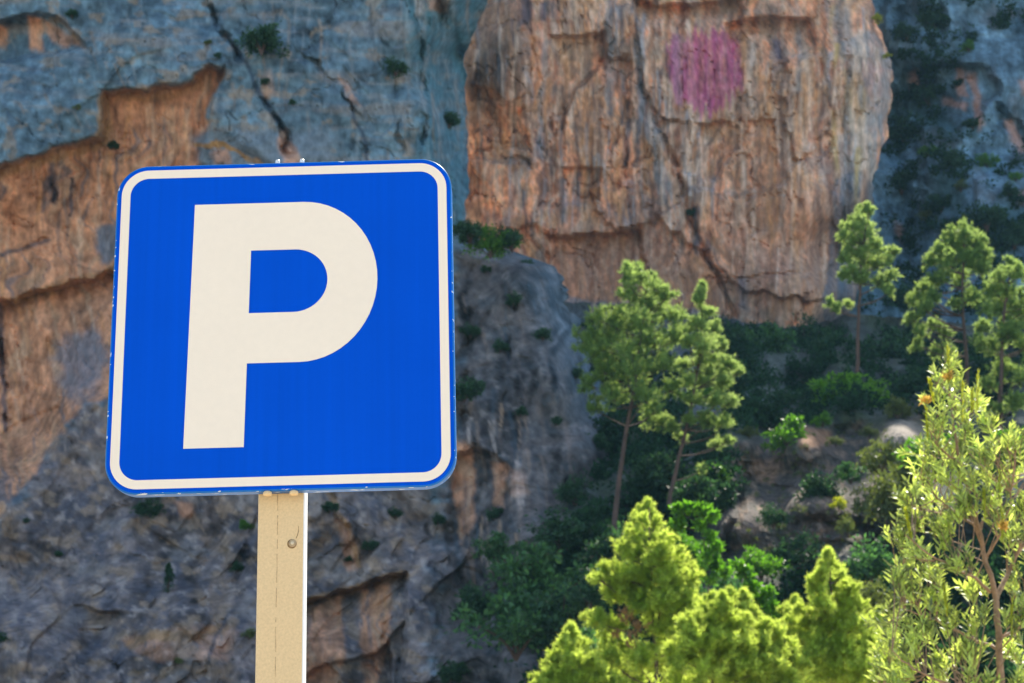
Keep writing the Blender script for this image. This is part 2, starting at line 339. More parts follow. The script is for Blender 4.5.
for pl, m in (([(-30, 26), (10, 26), (8, 46), (-30, 50)], .9), ([(27, 16), (44, 18), (42, 48), (28, 50)], .95), ([(44, 18), (80, 44), (66, 47), (46, 36)], .7),
              ([(304, 606), (345, 594), (342, 700), (306, 720)], .9), ([(360, 588), (392, 580), (390, 640), (374, 700), (362, 700)], .95), ([(455, 440), (474, 446), (476, 520), (462, 545), (452, 500)], .8),
              ([(490, 462), (506, 464), (505, 506), (494, 505)], .8), ([(508, 470), (520, 468), (530, 495), (515, 500)], .4), ([(336, 520), (346, 520), (362, 566), (350, 572)], .7),
              ([(212, 150), (225, 148), (232, 164), (216, 165)], .7), ([(258, 76), (272, 70), (278, 96), (262, 100)], .45), ([(276, 128), (286, 128), (300, 165), (285, 165)], .7),
              ([(335, 76), (350, 86), (358, 104), (345, 100)], .5), ([(120, 640), (170, 628), (210, 622), (240, 630), (230, 660), (150, 660)], .45), ([(420, -20), (460, -20), (446, 14), (425, 6)], .5),
              ([(176, 500), (192, 502), (194, 520), (178, 520)], .6), ([(600, 425), (612, 424), (612, 436), (600, 436)], .3)):
    mk = poly(PX, PY, pl, 3, 4, 86) * m; C = C * (1 - mk[..., None]) + orange * mk[..., None]
# brown lips under the overhangs and rusty veins
for pts, wd, k in ((LEDGE1, 9, .8), (SHELF[:5], 6, .7), ([(300, 604), (340, 592), (372, 582), (404, 573)], 5, .9), ([(196, 146), (220, 144), (245, 156), (262, 166)], 3, .9),
                   ([(60, 16), (84, 46)], 4, .7), ([(330, 495), (345, 520), (360, 566)], 4, .7), ([(130, 646), (150, 634), (200, 636), (235, 622)], 6, .6)):
    C = mixc(C, ss(0, .5, line(PX, PY - (5 if pts is LEDGE1 else 0), pts, wd, 3, 87)) * k * (.8 + .5 * med), (.30, .165, .06))
for pts, wd in (([(225, 35), (246, 62), (256, 88), (272, 112), (283, 130)], 3.5), ([(0, 255), (25, 248), (48, 240)], 3), ([(52, 165), (54, 200)], 6), ([(0, 305), (2, 360), (5, 430)], 4),
                ([(352, 112), (364, 140), (370, 170)], 3), ([(72, 178), (70, 215)], 3), ([(208, 665), (214, 640), (232, 610)], 3)):
    C = mixc(C, ss(0, .8, line(PX, PY, pts, wd, 2, 88)) * .75, (.03, .045, .07))
C = mixc(C, poly(PX, PY, [(56, 340), (90, 330), (112, 350), (100, 390), (70, 410), (60, 370)], 9, 9, 89) * .8, (.13, .15, .18))
C = mixc(C, poly(PX, PY, [(95, 230), (122, 222), (122, 262), (100, 262)], 5, 6, 90) * .8, (.10, .15, .20))
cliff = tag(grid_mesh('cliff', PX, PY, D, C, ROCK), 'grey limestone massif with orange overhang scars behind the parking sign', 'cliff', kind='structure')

# ------------------------------------------------------------------ the big orange wall
def edgeC(py):
    return np.interp(py, [-900, -200, 0, 30, 60, 100, 140, 175, 200, 230, 300, 360], [850, 862, 870, 880, 891, 892, 886, 874, 872, 868, 862, 860])
def depthC(px, py):
    D = ctrl(px, py, [(460, -300, 97), (700, -500, 99), (880, -300, 97), (470, 0, 92), (500, 60, 90.5), (600, 100, 94), (700, 60, 93.5), (800, 60, 93), (860, 60, 92), (885, 60, 94), (500, 220, 93), (600, 200, 94),
        (600, 280, 93), (700, 200, 93.5), (700, 300, 92), (800, 200, 92), (800, 300, 90.5), (860, 150, 94), (850, 250, 97), (850, 330, 97), (600, 380, 91), (800, 380, 88)], 90)
    x = (px - 512) / F * 93; z = -(py - 341) / F * 93
    wx = x + .9 * fbm(x / 6, z / 9, 203, 3); wz = z + .9 * fbm(x / 6 + 9, z / 9, 204, 3)
    D = D + 1.5 * poly(px, py, [(545, 237), (570, 238), (640, 228), (645, 262), (630, 330), (540, 330)], 3, 3, 205) * ss(330, 235, py)
    D = D + 1.3 * poly(px, py, [(726, 24), (745, 20), (790, 17), (812, 22), (815, 45), (790, 70), (730, 60)], 2.5, 2, 206) * ss(75, 22, py)
    D = D + 1.3 * poly(px, py, [(632, -4), (660, 6), (700, 4), (742, -2), (740, 30), (640, 30)], 2.5, 2, 207) * ss(34, 4, py)
    D = D + 1.1 * poly(px, py, [(550, 35), (580, 36), (604, 31), (606, 60), (575, 90), (560, 130), (555, 60)], 2.5, 2, 208)
    D = D + .8 * poly(px, py, [(562, 168), (580, 166), (600, 168), (598, 200), (566, 205)], 2.5, 2, 209)
    for pl, am in (([(655, 215), (700, 190), (740, 200), (800, 168), (836, 150), (842, 220), (822, 300), (740, 292), (704, 255)], -.9), ([(468, 20), (520, -6), (530, 90), (505, 100), (480, 84)], -1.0), ([(470, 160), (540, 165), (560, 228), (500, 225)], -.7),
                   ([(655, 115), (690, 122), (735, 116), (742, 150), (700, 185), (668, 150)], .7), ([(600, 60), (628, 50), (630, 110), (612, 150), (600, 120)], .6), ([(785, 60), (830, 50), (838, 120), (800, 165), (784, 120)], -.7), ([(590, 190), (640, 180), (650, 226), (600, 226)], -.6),
                   ([(745, 120), (776, 116), (778, 180), (750, 190)], .55), ([(490, 100), (520, 108), (532, 150), (500, 148)], .6)):
        D = D + am * poly(px, py, pl, 2.5, 7, 210)
    for pts, wd, am in (([(634, -40), (636, 40), (642, 90), (660, 130), (674, 160), (690, 215), (704, 252), (716, 270), (728, 298), (735, 330)], 6, 1.7), ([(712, 277), (740, 278), (765, 275), (810, 272)], 3.5, .8),
                        ([(626, 100), (625, 165), (628, 210)], 4, .7), ([(690, 200), (696, 240), (706, 258)], 4, .8), ([(478, 150), (492, 149)], 3, .8), ([(500, 155), (530, 162)], 3, .8), ([(470, 200), (476, 192)], 4, 1.0),
                        ([(534, 40), (540, 100), (546, 150)], 5, .6), ([(780, 45), (780, 200), (782, 300)], 4, .4), ([(848, 60), (842, 130), (846, 200), (836, 250)], 9, 1.5),
                        ([(700, 60), (705, 120), (690, 160)], 5, .4), ([(820, 60), (838, 130), (840, 180)], 5, .6), ([(860, -60), (866, 40), (874, 80)], 5, .9), ([(740, 230), (744, 300)], 4, .5)):
        D = D + am * .4 * line(px, py, pts, wd * .7, 3, 221)
    D = D + 1.6 * ss(16, 0, edgeC(py) - px) ** 2 + .03 * np.clip(px - 845, 0, 60) - .45 * ss(45, 10, np.abs(px - 500)) * ss(110, 20, np.abs(py - 60))
    f1, e1, _ = facets(wx, wz, 9, 231, .20, .07, 1.9); f2, e2, _ = facets(wx + 40, wz, 3.2, 241, .26, .08, 2.0); f3, e3, _ = facets(wx, wz + 33, 1.1, 251, .32, .12, 1.6)
    rid = np.clip(1 - np.abs(fbm(wx / 3.2, wz / 5.5, 281, 4)) / .035, 0, 1); D = D + .22 * rid
    D = D + f1 * .8 + f2 * .5 + f3 * .22 + .08 * fbm(x / 3, z / 4, 261, 5) + .22 * fbm(x / .7, z / 8, 271, 4)
    return D
rowsC = axis(-900, 380, -10, 372, 2.0, 14); PX = []
for y in rowsC:
    e = float(edgeC(np.array(y))); PX.append(np.concatenate([[380], np.linspace(0, 1, 225) * (e - 440) + 440, [e + .3, e + .5, e + .1, e - 1, e - 3]]))
PX = np.array(PX); PY = np.repeat(rowsC[:, None], PX.shape[1], 1)
PX[:, 1:-5] += (3.5 * fbm(PY[:, 1:-5] / 16, PX[:, 1:-5] / 60, 277, 4)) * ss(60, 0, edgeC(PY[:, 1:-5]) - PX[:, 1:-5])
PX[:, -5:] += (PX[:, -6] - edgeC(PY[:, -6]))[:, None]
D = depthC(PX, PY)
for k, dd in zip(range(-5, 0), (.8, 3, 7, 14, 30)): D[:, k] = D[:, -6] + dd
x = (PX - 512) / F * 93; z = -(PY - 341) / F * 93
big = fbm(x / 6, z / 9, 301, 4); med = fbm(x / 1.6, z / 3, 302, 4); st = fbm(x / .55, z / 9, 303, 4); st2 = fbm(x / .3, z / 7, 304, 3)
C = np.zeros(PX.shape + (3,)) + np.array([.82, .37, .195])
x0_ = x.copy(); rid = np.clip(1 - np.abs(fbm((x + .9 * fbm(x / 6, z / 9, 203, 3)) / 3.2, (z + .9 * fbm(x / 6 + 9, z / 9, 204, 3)) / 5.5, 281, 4)) / .03, 0, 1); x = x + .7 * fbm(x / 5, z / 3, 330, 3) + .12 * fbm(x / 1.5, z / 1.8, 329, 2); fin = fbm(x / .6, z / .9, 331, 4); fin2 = fbm(x / 1.1 + 7, z / 1.6, 332, 5); v1 = fbm(x / .32, z / 6, 333, 4); v2 = fbm(x / .8, z / 12, 334, 4)
C = C * (1 + .45 * big + .35 * med + .25 * st + .3 * fin)[..., None]; C = mixc(C, .6 * ss(.1, .45, fbm(x / 4, z / 4, 343, 4)), (.42, .20, .13)); C = mixc(C, .6 * ss(.15, .5, fbm(x / 3, z / 5, 344, 4)), (.47, .28, .12))
sm = ss(-.25, .35, fbm(x / 5, z / 7, 341, 3)); C = mixc(C, .75 * (.25 + .75 * sm) * ss(.12, .34, v1 + .35 * v2), (.70, .50, .35)); C = mixc(C, .7 * (.3 + .7 * ss(-.3, .3, fbm(x / 4, z / 9, 342, 3))) * ss(.2, .38, -v1 + .35 * v2), (.16, .085, .06)); C = mixc(C, .6 * rid, (.10, .06, .045)); C = mixc(C, .6 * ss(.28, .55, fin2), (.52, .30, .15)); C = mixc(C, .55 * ss(.3, .6, v2 - .2 * fin), (.25, .21, .19))
C = mixc(C, .5 * ss(.3, .55, fin), (.55, .43, .34)); C = mixc(C, .5 * ss(.3, .55, -fin + .1 * v1), (.20, .11, .075))
C = mixc(C, .55 * ss(.1, .7, st2 + .3 * st), (.50, .37, .26)); C = mixc(C, .5 * ss(.15, .8, big - .2 * med), (.36, .185, .105))
C = mixc(C, .6 * ss(.25, .7, fbm(x / .4, z / 10, 305, 3) + .2 * med), (.17, .13, .115))
C = mixc(C, .45 * ss(.15, .6, fbm(x / 3, z / 2, 306, 4)), (.30, .25, .21))
C = mixc(C, poly(PX, PY, [(462, -200), (540, -200), (532, 0), (528, 90), (500, 100), (480, 130), (464, 120)], 8, 8, 307) * .6, (.22, .14, .095))
C = mixc(C, poly(PX, PY, [(560, 236), (640, 232), (700, 262), (720, 300), (720, 400), (540, 400)], 12, 10, 308) * .6, (.33, .175, .105))
C = mixc(C, poly(PX, PY, [(740, 190), (835, 190), (830, 330), (720, 300)], 14, 10, 309) * .5, (.40, .21, .13))
C = mixc(C, poly(PX, PY, [(720, 90), (780, 90), (785, 210), (760, 240), (730, 200)], 10, 8, 310) * .3, (.36, .19, .09))
for pl, k, cc in (([(520, -30), (532, -30), (530, 22), (522, 26)], .9, (.05, .06, .09)), ([(537, 2), (548, 2), (546, 20), (538, 18)], .8, (.06, .08, .12)), ([(608, 0), (616, 0), (612, 120), (606, 118)], .7, (.16, .21, .25)),
                  ([(631, 0), (638, 0), (646, 100), (664, 140), (668, 205), (658, 205), (652, 150), (636, 110)], .75, (.15, .19, .22)), ([(623, 102), (630, 102), (630, 166), (622, 166)], .9, (.05, .08, .11)),
                  ([(635, 118), (641, 118), (640, 168), (635, 168)], .7, (.08, .10, .13)), ([(540, 40), (550, 40), (548, 130), (538, 150)], .6, (.22, .24, .26)), ([(534, 138), (546, 138), (545, 160), (534, 160)], .7, (.10, .12, .16)),
                  ([(574, 172), (580, 172), (580, 205), (574, 202)], .85, (.06, .09, .14)), ([(560, 178), (568, 178), (567, 225), (560, 225)], .6, (.34, .36, .38)), ([(622, 180), (632, 180), (634, 228), (624, 228)], .6, (.30, .32, .35)),
                  ([(692, 206), (700, 206), (700, 256), (692, 250)], .85, (.06, .09, .12)), ([(706, 232), (712, 232), (712, 250), (706, 250)], .6, (.08, .10, .14)),
                  ([(774, 40), (781, 40), (780, 62), (775, 62)], .8, (.08, .09, .15)), ([(738, 278), (748, 278), (748, 312), (738, 308)], .6, (.13, .14, .18)),
                  ([(718, -30), (726, -30), (724, 10), (718, 10)], .5, (.2, .22, .25)), ([(795, -20), (800, -20), (803, 90), (797, 90)], .6, (.46, .42, .38)), ([(779, 70), (784, 70), (784, 250), (779, 250)], .5, (.48, .36, .28)),
                  ([(815, -30), (842, -30), (850, 30), (838, 70), (828, 30)], .5, (.24, .26, .27)), ([(842, 40), (870, 30), (893, 60), (888, 110), (870, 150), (884, 200), (860, 230), (845, 150)], .75, (.25, .27, .28)),
                  ([(848, 90), (862, 80), (870, 130), (880, 180), (868, 200), (852, 150)], .7, (.50, .42, .32)), ([(850, 70), (868, 88), (862, 118), (848, 104)], .6, (.36, .22, .07)),
                  ([(862, 60), (884, 70), (880, 100), (866, 96)], .5, (.37, .22, .2)), ([(832, 180), (862, 172), (900, 215), (900, 400), (828, 400), (822, 300), (830, 240)], .95, (.10, .135, .17)), ([(836, 190), (842, 190), (842, 240), (834, 260)], .5, (.32, .2, .16)),
                  ([(560, 298), (640, 302), (700, 312), (740, 320), (740, 420), (560, 420)], .8, (.20, .22, .25)), ([(486, 125), (504, 128), (500, 140), (486, 140)], .6, (.17, .10, .15))):
    C = mixc(C, poly(PX, PY, pl, 2.2, 3.5, 311) * k * (.8 + .3 * st), cc)
CR, DK, OR, BR, GY = (.74, .56, .42), (.05, .055, .075), (.62, .31, .13), (.20, .105, .07), (.34, .36, .38)
C = strokes(C, PX, PY, 150, (468, -40, 700, 190), 51, [CR, CR, OR, BR, GY, DK], 25, 110, 1.3, 3.4)
C = strokes(C, PX, PY, 70, (660, 30, 870, 200), 52, [CR, CR, OR, BR], 40, 150, 1.4, 3.8, .75)
C = strokes(C, PX, PY, 60, (520, 130, 720, 215), 53, [CR, GY, DK, BR], 20, 60, 1.2, 2.6)
C = strokes(C, PX, PY, 32, (560, 200, 850, 290), 54, [CR, BR, OR, BR], 20, 80, 1.2, 3, .5)
C = strokes(C, PX, PY, 30, (830, 0, 885, 150), 55, [CR, GY, GY, (.5, .36, .12)], 30, 90, 1.6, 4, .8)
pk = (.68 + .32 * ss(-.3, .2, st2 + .5 * med)) * poly(PX + 3 * st2, PY + 14 * st2, [(670, 55), (678, 38), (694, 29), (712, 28), (730, 36), (740, 54), (740, 82), (730, 102), (712, 112), (694, 111), (677, 98), (669, 76)], 3, 4, 312)
C = mixc(C, pk * (.85 - .3 * ss(0, .6, st)), (.42, .07, .20)); C = mixc(C, pk * .6 * ss(.2, .7, med), (.48, .17, .27))
C = mixc(C, poly(PX, PY, [(672, 35), (681, 34), (683, 108), (674, 104)], 2, 2, 313) * .6, (.46, .26, .33))
cw = tag(grid_mesh('cliff_wall', PX, PY, D, C, ROCK_FAR), 'tall orange streaked rock wall with a round purple stain', 'cliff', kind='structure')

# ------------------------------------------------------------------ the far slope beyond, on the right
def depthD(px, py, fine=True):
    D = ctrl(px, py, [(800, -300, 118), (1000, -300, 120), (1500, -300, 116), (860, 0, 113), (1000, 0, 109), (1100, 60, 104), (900, 100, 111), (1000, 120, 106), (900, 220, 106), (1000, 230, 101), (1500, 100, 100), (1500, 330, 84),
        (860, 330, 97), (1000, 330, 92), (1500, 500, 70), (900, 420, 82), (1050, 450, 76)], 120)
    x = (px - 512) / F * 108; z = -(py - 341) / F * 108
    D = D + 1.8 * poly(px, py, [(905, 70), (940, 62), (985, 66), (1000, 90), (960, 130), (900, 110)], 4, 4, 401)
    D = D + 2.0 * line(px, py, [(1000, 110), (1030, 150), (1060, 220)], 8, 4, 402) + 2.5 * line(px, py, [(890, 100), (905, 200), (920, 320)], 22, 6, 403) + 2 * line(px, py, [(935, 20), (900, 10), (930, -80)], 16, 6, 404)
    if fine:
        f1, _, _ = facets(x, z, 9, 431, .45, .14, 1.1); f2, _, _ = facets(x + 40, z, 3.4, 441, .45, .14); f3, _, _ = facets(x, z + 33, 1.3, 451, .4, .15)
        D = D + f1 * .45 + f2 * .4 + f3 * .35 + .7 * fbm(x / 4, z / 4, 461, 5)
    return D
u = np.concatenate([np.arange(800, 1040, 2.4), np.arange(1040, 1500, 14)])
v = np.concatenate([[-328, -322], np.arange(-310, -10, 10), np.arange(-10, 350, 2.4), np.arange(350, 520, 10)])  # top rows: unseen crest above the frame, raised to shade the hillside
PX, PY = np.meshgrid(u, v); D = depthD(PX, PY); D[0] += 25
x = (PX - 512) / F * 108; z = -(PY - 341) / F * 108
big = fbm(x / 6, z / 6, 501, 4); med = fbm(x / 1.8, z / 1.8, 502, 4); st = fbm(x / .7, z / 5, 503, 4)
C = np.zeros(PX.shape + (3,)) + np.array([.10, .18, .24])
C = C * (1 + .3 * big + .5 * med + .3 * st + .5 * fbm(x / .7, z / .7, 531, 4))[..., None]
C = mixc(C, .5 * ss(.2, .7, fbm(x / 2.4, z / 3, 504, 4)), (.15, .17, .19)); C = mixc(C, .7 * ss(.0, .5, -big + .2 * med) * ss(60, 120, PY), (.03, .08, .085))
for pl, k in (([(909, 72), (918, 70), (918, 90), (910, 92)], .8), ([(955, 66), (966, 70), (966, 98), (957, 96)], .85), ([(968, 72), (976, 72), (978, 100), (986, 125), (980, 132), (972, 104)], .85), ([(945, 95), (968, 104), (966, 110), (944, 104)], .7),
              ([(1004, 120), (1012, 120), (1026, 150), (1018, 154)], .85), ([(1018, 78), (1030, 80), (1030, 96), (1020, 94)], .7), ([(895, 218), (906, 230), (902, 244), (896, 236)], .5), ([(1006, 5), (1016, 15), (1010, 20)], .5), ([(1015, 190), (1028, 190), (1028, 205), (1016, 205)], .5),
              ([(905, 95), (925, 85), (912, 93), (908, 98)], .5)):
    C = mixc(C, poly(PX, PY, pl, 2.5, 3, 511) * k, (.46, .26, .19))
tag(grid_mesh('ravine_slope', PX, PY, D, C, ROCK_FAR), 'steep blue grey far side of the gorge with scrub', 'hillside', kind='structure')

# ------------------------------------------------------------------ wooded hillside in the middle
def depthE(px, py, fine=True):
    D = ctrl(px, py, [(480, 500, 62), (480, 600, 56), (480, 700, 50), (480, 850, 40), (500, 320, 92), (600, 300, 93), (700, 310, 92), (800, 318, 89), (900, 330, 88), (1020, 340, 84), (620, 380, 72), (720, 370, 74), (800, 380, 71), (900, 380, 68), (1000, 390, 66), (620, 440, 57), (700, 430, 58), (770, 420, 57),
        (850, 415, 56), (930, 412, 55), (1020, 430, 52), (640, 500, 50), (720, 480, 49), (740, 450, 51), (800, 450, 50), (900, 445, 49.5), (740, 530, 46), (820, 520, 46), (900, 500, 46), (1000, 500, 45), (600, 560, 46), (560, 620, 45), (740, 600, 43), (850, 600, 42),
        (1000, 600, 40), (600, 683, 40), (800, 683, 38), (1000, 683, 36), (500, 850, 32), (800, 850, 28), (1100, 850, 27), (1500, 350, 76), (1500, 600, 38), (1500, 850, 26)], 60)
    x = (px - 512) / F * 50; z = -(py - 341) / F * 50
    D = D + .9 * line(px, py, [(745, 470), (735, 520), (728, 560)], 10, 5, 601) + .8 * line(px, py, [(800, 520), (870, 530), (900, 560)], 10, 6, 602)
    if fine:
        f1, _, _ = facets(x, z, 3.2, 631, .45, .16, .8); f2, _, _ = facets(x + 40, z, 1.1, 641, .5, .2, .8); f3, _, _ = facets(x, z + 33, .45, 651, .5, .2, .8)
        D = D + f1 * .22 + f2 * .35 + f3 * .45 + .35 * fbm(x / 2, z / 1.2, 661, 5)
    return D
u = np.concatenate([np.arange(476, 560, 6), np.arange(560, 1040, 2.2), np.arange(1040, 1500, 14)])
v = np.concatenate([[290], np.arange(298, 690, 2.2), np.arange(690, 905, 9)])
PX, PY = np.meshgrid(u, v); PY = np.maximum(PY, np.interp(PX, [560, 640, 700, 750, 790, 820, 850, 900, 1040], [302, 304, 314, 322, 328, 322, 314, 318, 330]) + 3 * fbm(PX / 20, PX * 0, 771, 3) + (PY - 290) * .02)
D = depthE(PX, PY); D[0] += 12
x = (PX - 512) / F * 50; z = -(PY - 341) / F * 50
big = fbm(x / 4, z / 3, 701, 4); med = fbm(x / 1, z / .7, 702, 4)
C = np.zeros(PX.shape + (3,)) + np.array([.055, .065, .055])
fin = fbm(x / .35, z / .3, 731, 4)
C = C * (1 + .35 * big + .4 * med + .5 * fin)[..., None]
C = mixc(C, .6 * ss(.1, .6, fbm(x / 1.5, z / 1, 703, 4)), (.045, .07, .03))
C = mixc(C, poly(PX, PY, [(690, 470), (745, 440), (880, 425), (960, 430), (960, 470), (880, 520), (850, 560), (730, 570), (715, 520)], 14, 16, 704) * .85 * (.75 + .5 * med), (.12, .085, .07)); C = mixc(C, .55 * ss(.2, .5, fin) * poly(PX, PY, [(690, 470), (745, 440), (880, 425), (960, 430), (960, 470), (880, 520), (850, 560), (730, 570), (715, 520)], 14, 16, 704), (.30, .19, .12))
C = mixc(C, poly(PX, PY, [(800, 425), (830, 430), (832, 446), (800, 446)], 3, 3, 705) * .8, (.33, .17, .09)); C = mixc(C, poly(PX, PY, [(752, 460), (784, 458), (776, 486), (754, 478)], 4, 5, 706) * .6, (.30, .17, .10))
C = mixc(C, poly(PX, PY, [(870, 440), (910, 418), (950, 405), (950, 430), (900, 450), (862, 456)], 4, 6, 707) * .75, (.30, .25, .20))
C = mixc(C, poly(PX, PY, [(560, 300), (760, 315), (760, 420), (560, 420)], 12, 10, 708) * .5, (.12, .14, .16))
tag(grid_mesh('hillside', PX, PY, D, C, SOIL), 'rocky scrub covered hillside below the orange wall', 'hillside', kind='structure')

# ------------------------------------------------------------------ ground
g = np.concatenate([np.linspace(-600, -60, 14), np.linspace(-50, 50, 51), np.linspace(60, 600, 14)])
GX, GY = np.meshgrid(g, g); GZ = .25 * fbm(GX / 14, GY / 14, 801, 3) * ss(4, 14, np.hypot(GX, GY - 3)) + 1.6 * ss(14, 40, GY) * ss(300, 200, np.abs(GX))
GZ = GZ - 0.0
V = np.stack([GX, GY, GZ], -1).reshape(-1, 3); n = len(g); idx = np.arange(n * n).reshape(n, n)
fc = np.stack([idx[:-1, :-1], idx[:-1, 1:], idx[1:, 1:], idx[1:, :-1]], -1).reshape(-1, 4)
GROUND = plain_material('pale_dry_gravel', (.42, .35, .26), .95, noise=.35, nscale=2.5, bump=.6)
tag(mesh_np('ground', V, fc, 4, GROUND, smooth=True), 'pale dry gravel ground around the sign post', 'ground', kind='structure')

# ------------------------------------------------------------------ air
hz = bpy.data.meshes.new('haze'); R_ = 640.0; z0, z1 = -2.5, 190.0
hz.from_pydata([(a, b, c) for c in (z0, z1) for a, b in ((-R_, -R_), (R_, -R_), (R_, R_), (-R_, R_))], [], [(0, 3, 2, 1), (4, 5, 6, 7), (0, 1, 5, 4), (1, 2, 6, 5), (2, 3, 7, 6), (3, 0, 4, 7)])
hm = bpy.data.materials.new('haze'); hm.use_nodes = True; hn = hm.node_tree; hn.nodes.clear()
ho = hn.nodes.new('ShaderNodeOutputMaterial'); hv = hn.nodes.new('ShaderNodeVolumePrincipled'); hv.inputs['Color'].default_value = (.40, .78, 1.0, 1); hv.inputs['Density'].default_value = .00028; hv.inputs['Anisotropy'].default_value = 0.0
hn.links.new(hv.outputs[0], ho.inputs['Volume']); hz.materials.append(hm)
hob = bpy.data.objects.new('haze', hz); col.objects.link(hob); tag(hob, 'thin pale blue air in the gorge', 'haze', kind='stuff')

# ------------------------------------------------------------------ the parking sign
def loop_round(hw, hh, r, n=14, cx=0, cz=0):
    pts = []
    for sx, sz, a0 in ((1, 1, 0), (-1, 1, 90), (-1, -1, 180), (1, -1, 270)):
        for k in range(n + 1):
            a = math.radians(a0 + 90 * k / n); pts.append((cx + sx * (hw - r) + r * math.cos(a), cz + sz * (hh - r) + r * math.sin(a)))
    return pts      # counter-clockwise seen from -Y
def build(name, V, faces, mat, parent, smooth=False):
    me = bpy.data.meshes.new(name); me.from_pydata([tuple(map(float, v)) for v in V], [], [tuple(f) for f in faces]); me.update()
    me.materials.append(mat)
    if smooth: me.polygons.foreach_set('use_smooth', [True] * len(me.polygons))
    o = bpy.data.objects.new(name, me); col.objects.link(o); o.parent = parent; return o
def rings(name, ringlist, mat, parent, cap0=True, cap1=True, smooth=False):
    n = len(ringlist[0]); V = [p for r in ringlist for p in r]; fs = []
    for i in range(len(ringlist) - 1):
        for k in range(n):
            fs.append((i * n + k, i * n + (k + 1) % n, (i + 1) * n + (k + 1) % n, (i + 1) * n + k))
    if cap0: fs.append(tuple(range(n))[::-1])
    if cap1: fs.append(tuple(range((len(ringlist) - 1) * n, len(ringlist) * n)))
    o = build(name, V, fs, mat, parent, False)
    if smooth: o.data.polygons.foreach_set('use_smooth', [len(p.vertices) == 4 for p in o.data.polygons])
    return o
def sheet_material(name, c, rough, stripes=0.0, spec=.5, scratch=False):
    m, n, b, o = new_mat(name)
    b.inputs['Roughness'].default_value = rough; b.inputs['Specular IOR Level'].default_value = spec
    tc = n.nodes.new('ShaderNodeTexCoord'); mp = n.nodes.new('ShaderNodeMapping'); mp.inputs['Scale'].default_value = (70, 70, 1.5)
    n.links.new(tc.outputs['Object'], mp.inputs[0])
    t = n.nodes.new('ShaderNodeTexNoise'); t.inputs['Scale'].default_value = 1; t.inputs['Detail'].default_value = 3; n.links.new(mp.outputs[0], t.inputs['Vector'])
    t2 = n.nodes.new('ShaderNodeTexNoise'); t2.inputs['Scale'].default_value = 4; t2.inputs['Detail'].default_value = 5; n.links.new(tc.outputs['Object'], t2.inputs['Vector'])
    ad = n.nodes.new('ShaderNodeMath'); ad.operation = 'ADD'; n.links.new(t.outputs[0], ad.inputs[0]); n.links.new(t2.outputs[0], ad.inputs[1])
    mr = n.nodes.new('ShaderNodeMapRange'); mr.inputs[1].default_value = .7; mr.inputs[2].default_value = 1.3; mr.inputs[3].default_value = 1 - stripes; mr.inputs[4].default_value = 1 + stripes
    n.links.new(ad.outputs[0], mr.inputs[0])
    mu = n.nodes.new('ShaderNodeVectorMath'); mu.operation = 'SCALE'; mu.inputs[0].default_value = c; n.links.new(mr.outputs[0], mu.inputs['Scale'])
    last = mu.outputs[0]
    if scratch:      # chips along the folded lip show bare primer
        t3 = n.nodes.new('ShaderNodeTexNoise'); t3.inputs['Scale'].default_value = 1; t3.inputs['Detail'].default_value = 4
        mp3 = n.nodes.new('ShaderNodeMapping'); mp3.inputs['Scale'].default_value = (45, 120, 120); n.links.new(tc.outputs['Object'], mp3.inputs[0]); n.links.new(mp3.outputs[0], t3.inputs['Vector'])
        gt = n.nodes.new('ShaderNodeMath'); gt.operation = 'GREATER_THAN'; gt.inputs[1].default_value = .65; n.links.new(t3.outputs[0], gt.inputs[0])
        mx = n.nodes.new('ShaderNodeMix'); mx.data_type = 'RGBA'; n.links.new(gt.outputs[0], mx.inputs['Factor']); n.links.new(last, mx.inputs['A']); mx.inputs['B'].default_value = (.6, .66, .68, 1); last = mx.outputs['Result']
    n.links.new(last, b.inputs['Base Color']); return m
BLUE = sheet_material('blue_reflective_sheet', (.0002, .078, .565), .55, .07, .03)
LIP = sheet_material('blue_enamel_lip', (.003, .13, .44), .4, .12, .22, True)
CREAM = sheet_material('cream_white_sheet', (.89, .765, .605), .5, .02, .3)
BACKM = plain_material('bare_aluminium', (.5, .5, .5), .45, .6, noise=.1)
POSTM = plain_material('dusty_post_coating', (.74, .53, .28), .65, noise=.07, nscale=260, spec=.3, bump=.12)
BOLTM = plain_material('weathered_bolt', (.45, .33, .19), .6, .3, noise=.35, nscale=60)
SEAM = plain_material('seam_dirt', (.50, .34, .18), .9, noise=.4, nscale=120)
RUST = plain_material('rust_stain', (.26, .15, .06), .9, noise=.4, nscale=200)

root = empty('parking_sign', (float(SIGN_C[0] - .012), float(SIGN_C[1] + .03), 0))
tag(root, 'square blue parking sign with a big cream P on a tan metal post', 'road sign')
OX, OY, OZ = 0.012, -0.03, float(SIGN_C[2])      # sign centre in the root's frame
def ring3(pts, y): return [(OX + a, OY + y, OZ + b) for a, b in pts]
panel = rings('sign_panel', [ring3(loop_round(.2988, .2988, .054), 0)], BLUE, root, True, False)
panel.data.polygons[0].flip() if hasattr(panel.data.polygons[0], 'flip') else None
lip = []
for k in range(7):
    a = math.radians(90 * k / 6); g_ = .003
    lip.append(ring3(loop_round(.2988 + g_ * math.sin(a), .2988 + g_ * math.sin(a), .054 + g_ * math.sin(a)), g_ * (1 - math.cos(a))))
lip.append(ring3(loop_round(.3018, .3018, .0570), .026)); lip.append(ring3(loop_round(.3000, .3000, .0552), .026)); lip.append(ring3(loop_round(.3000, .3000, .0552), .004))
rings('folded_lip', lip, LIP, root, False, False, True)
rings('back_plate', [ring3(loop_round(.2996, .2996, .0548), .0042), ring3(loop_round(.2996, .2996, .0548), .0052)], BACKM, root)
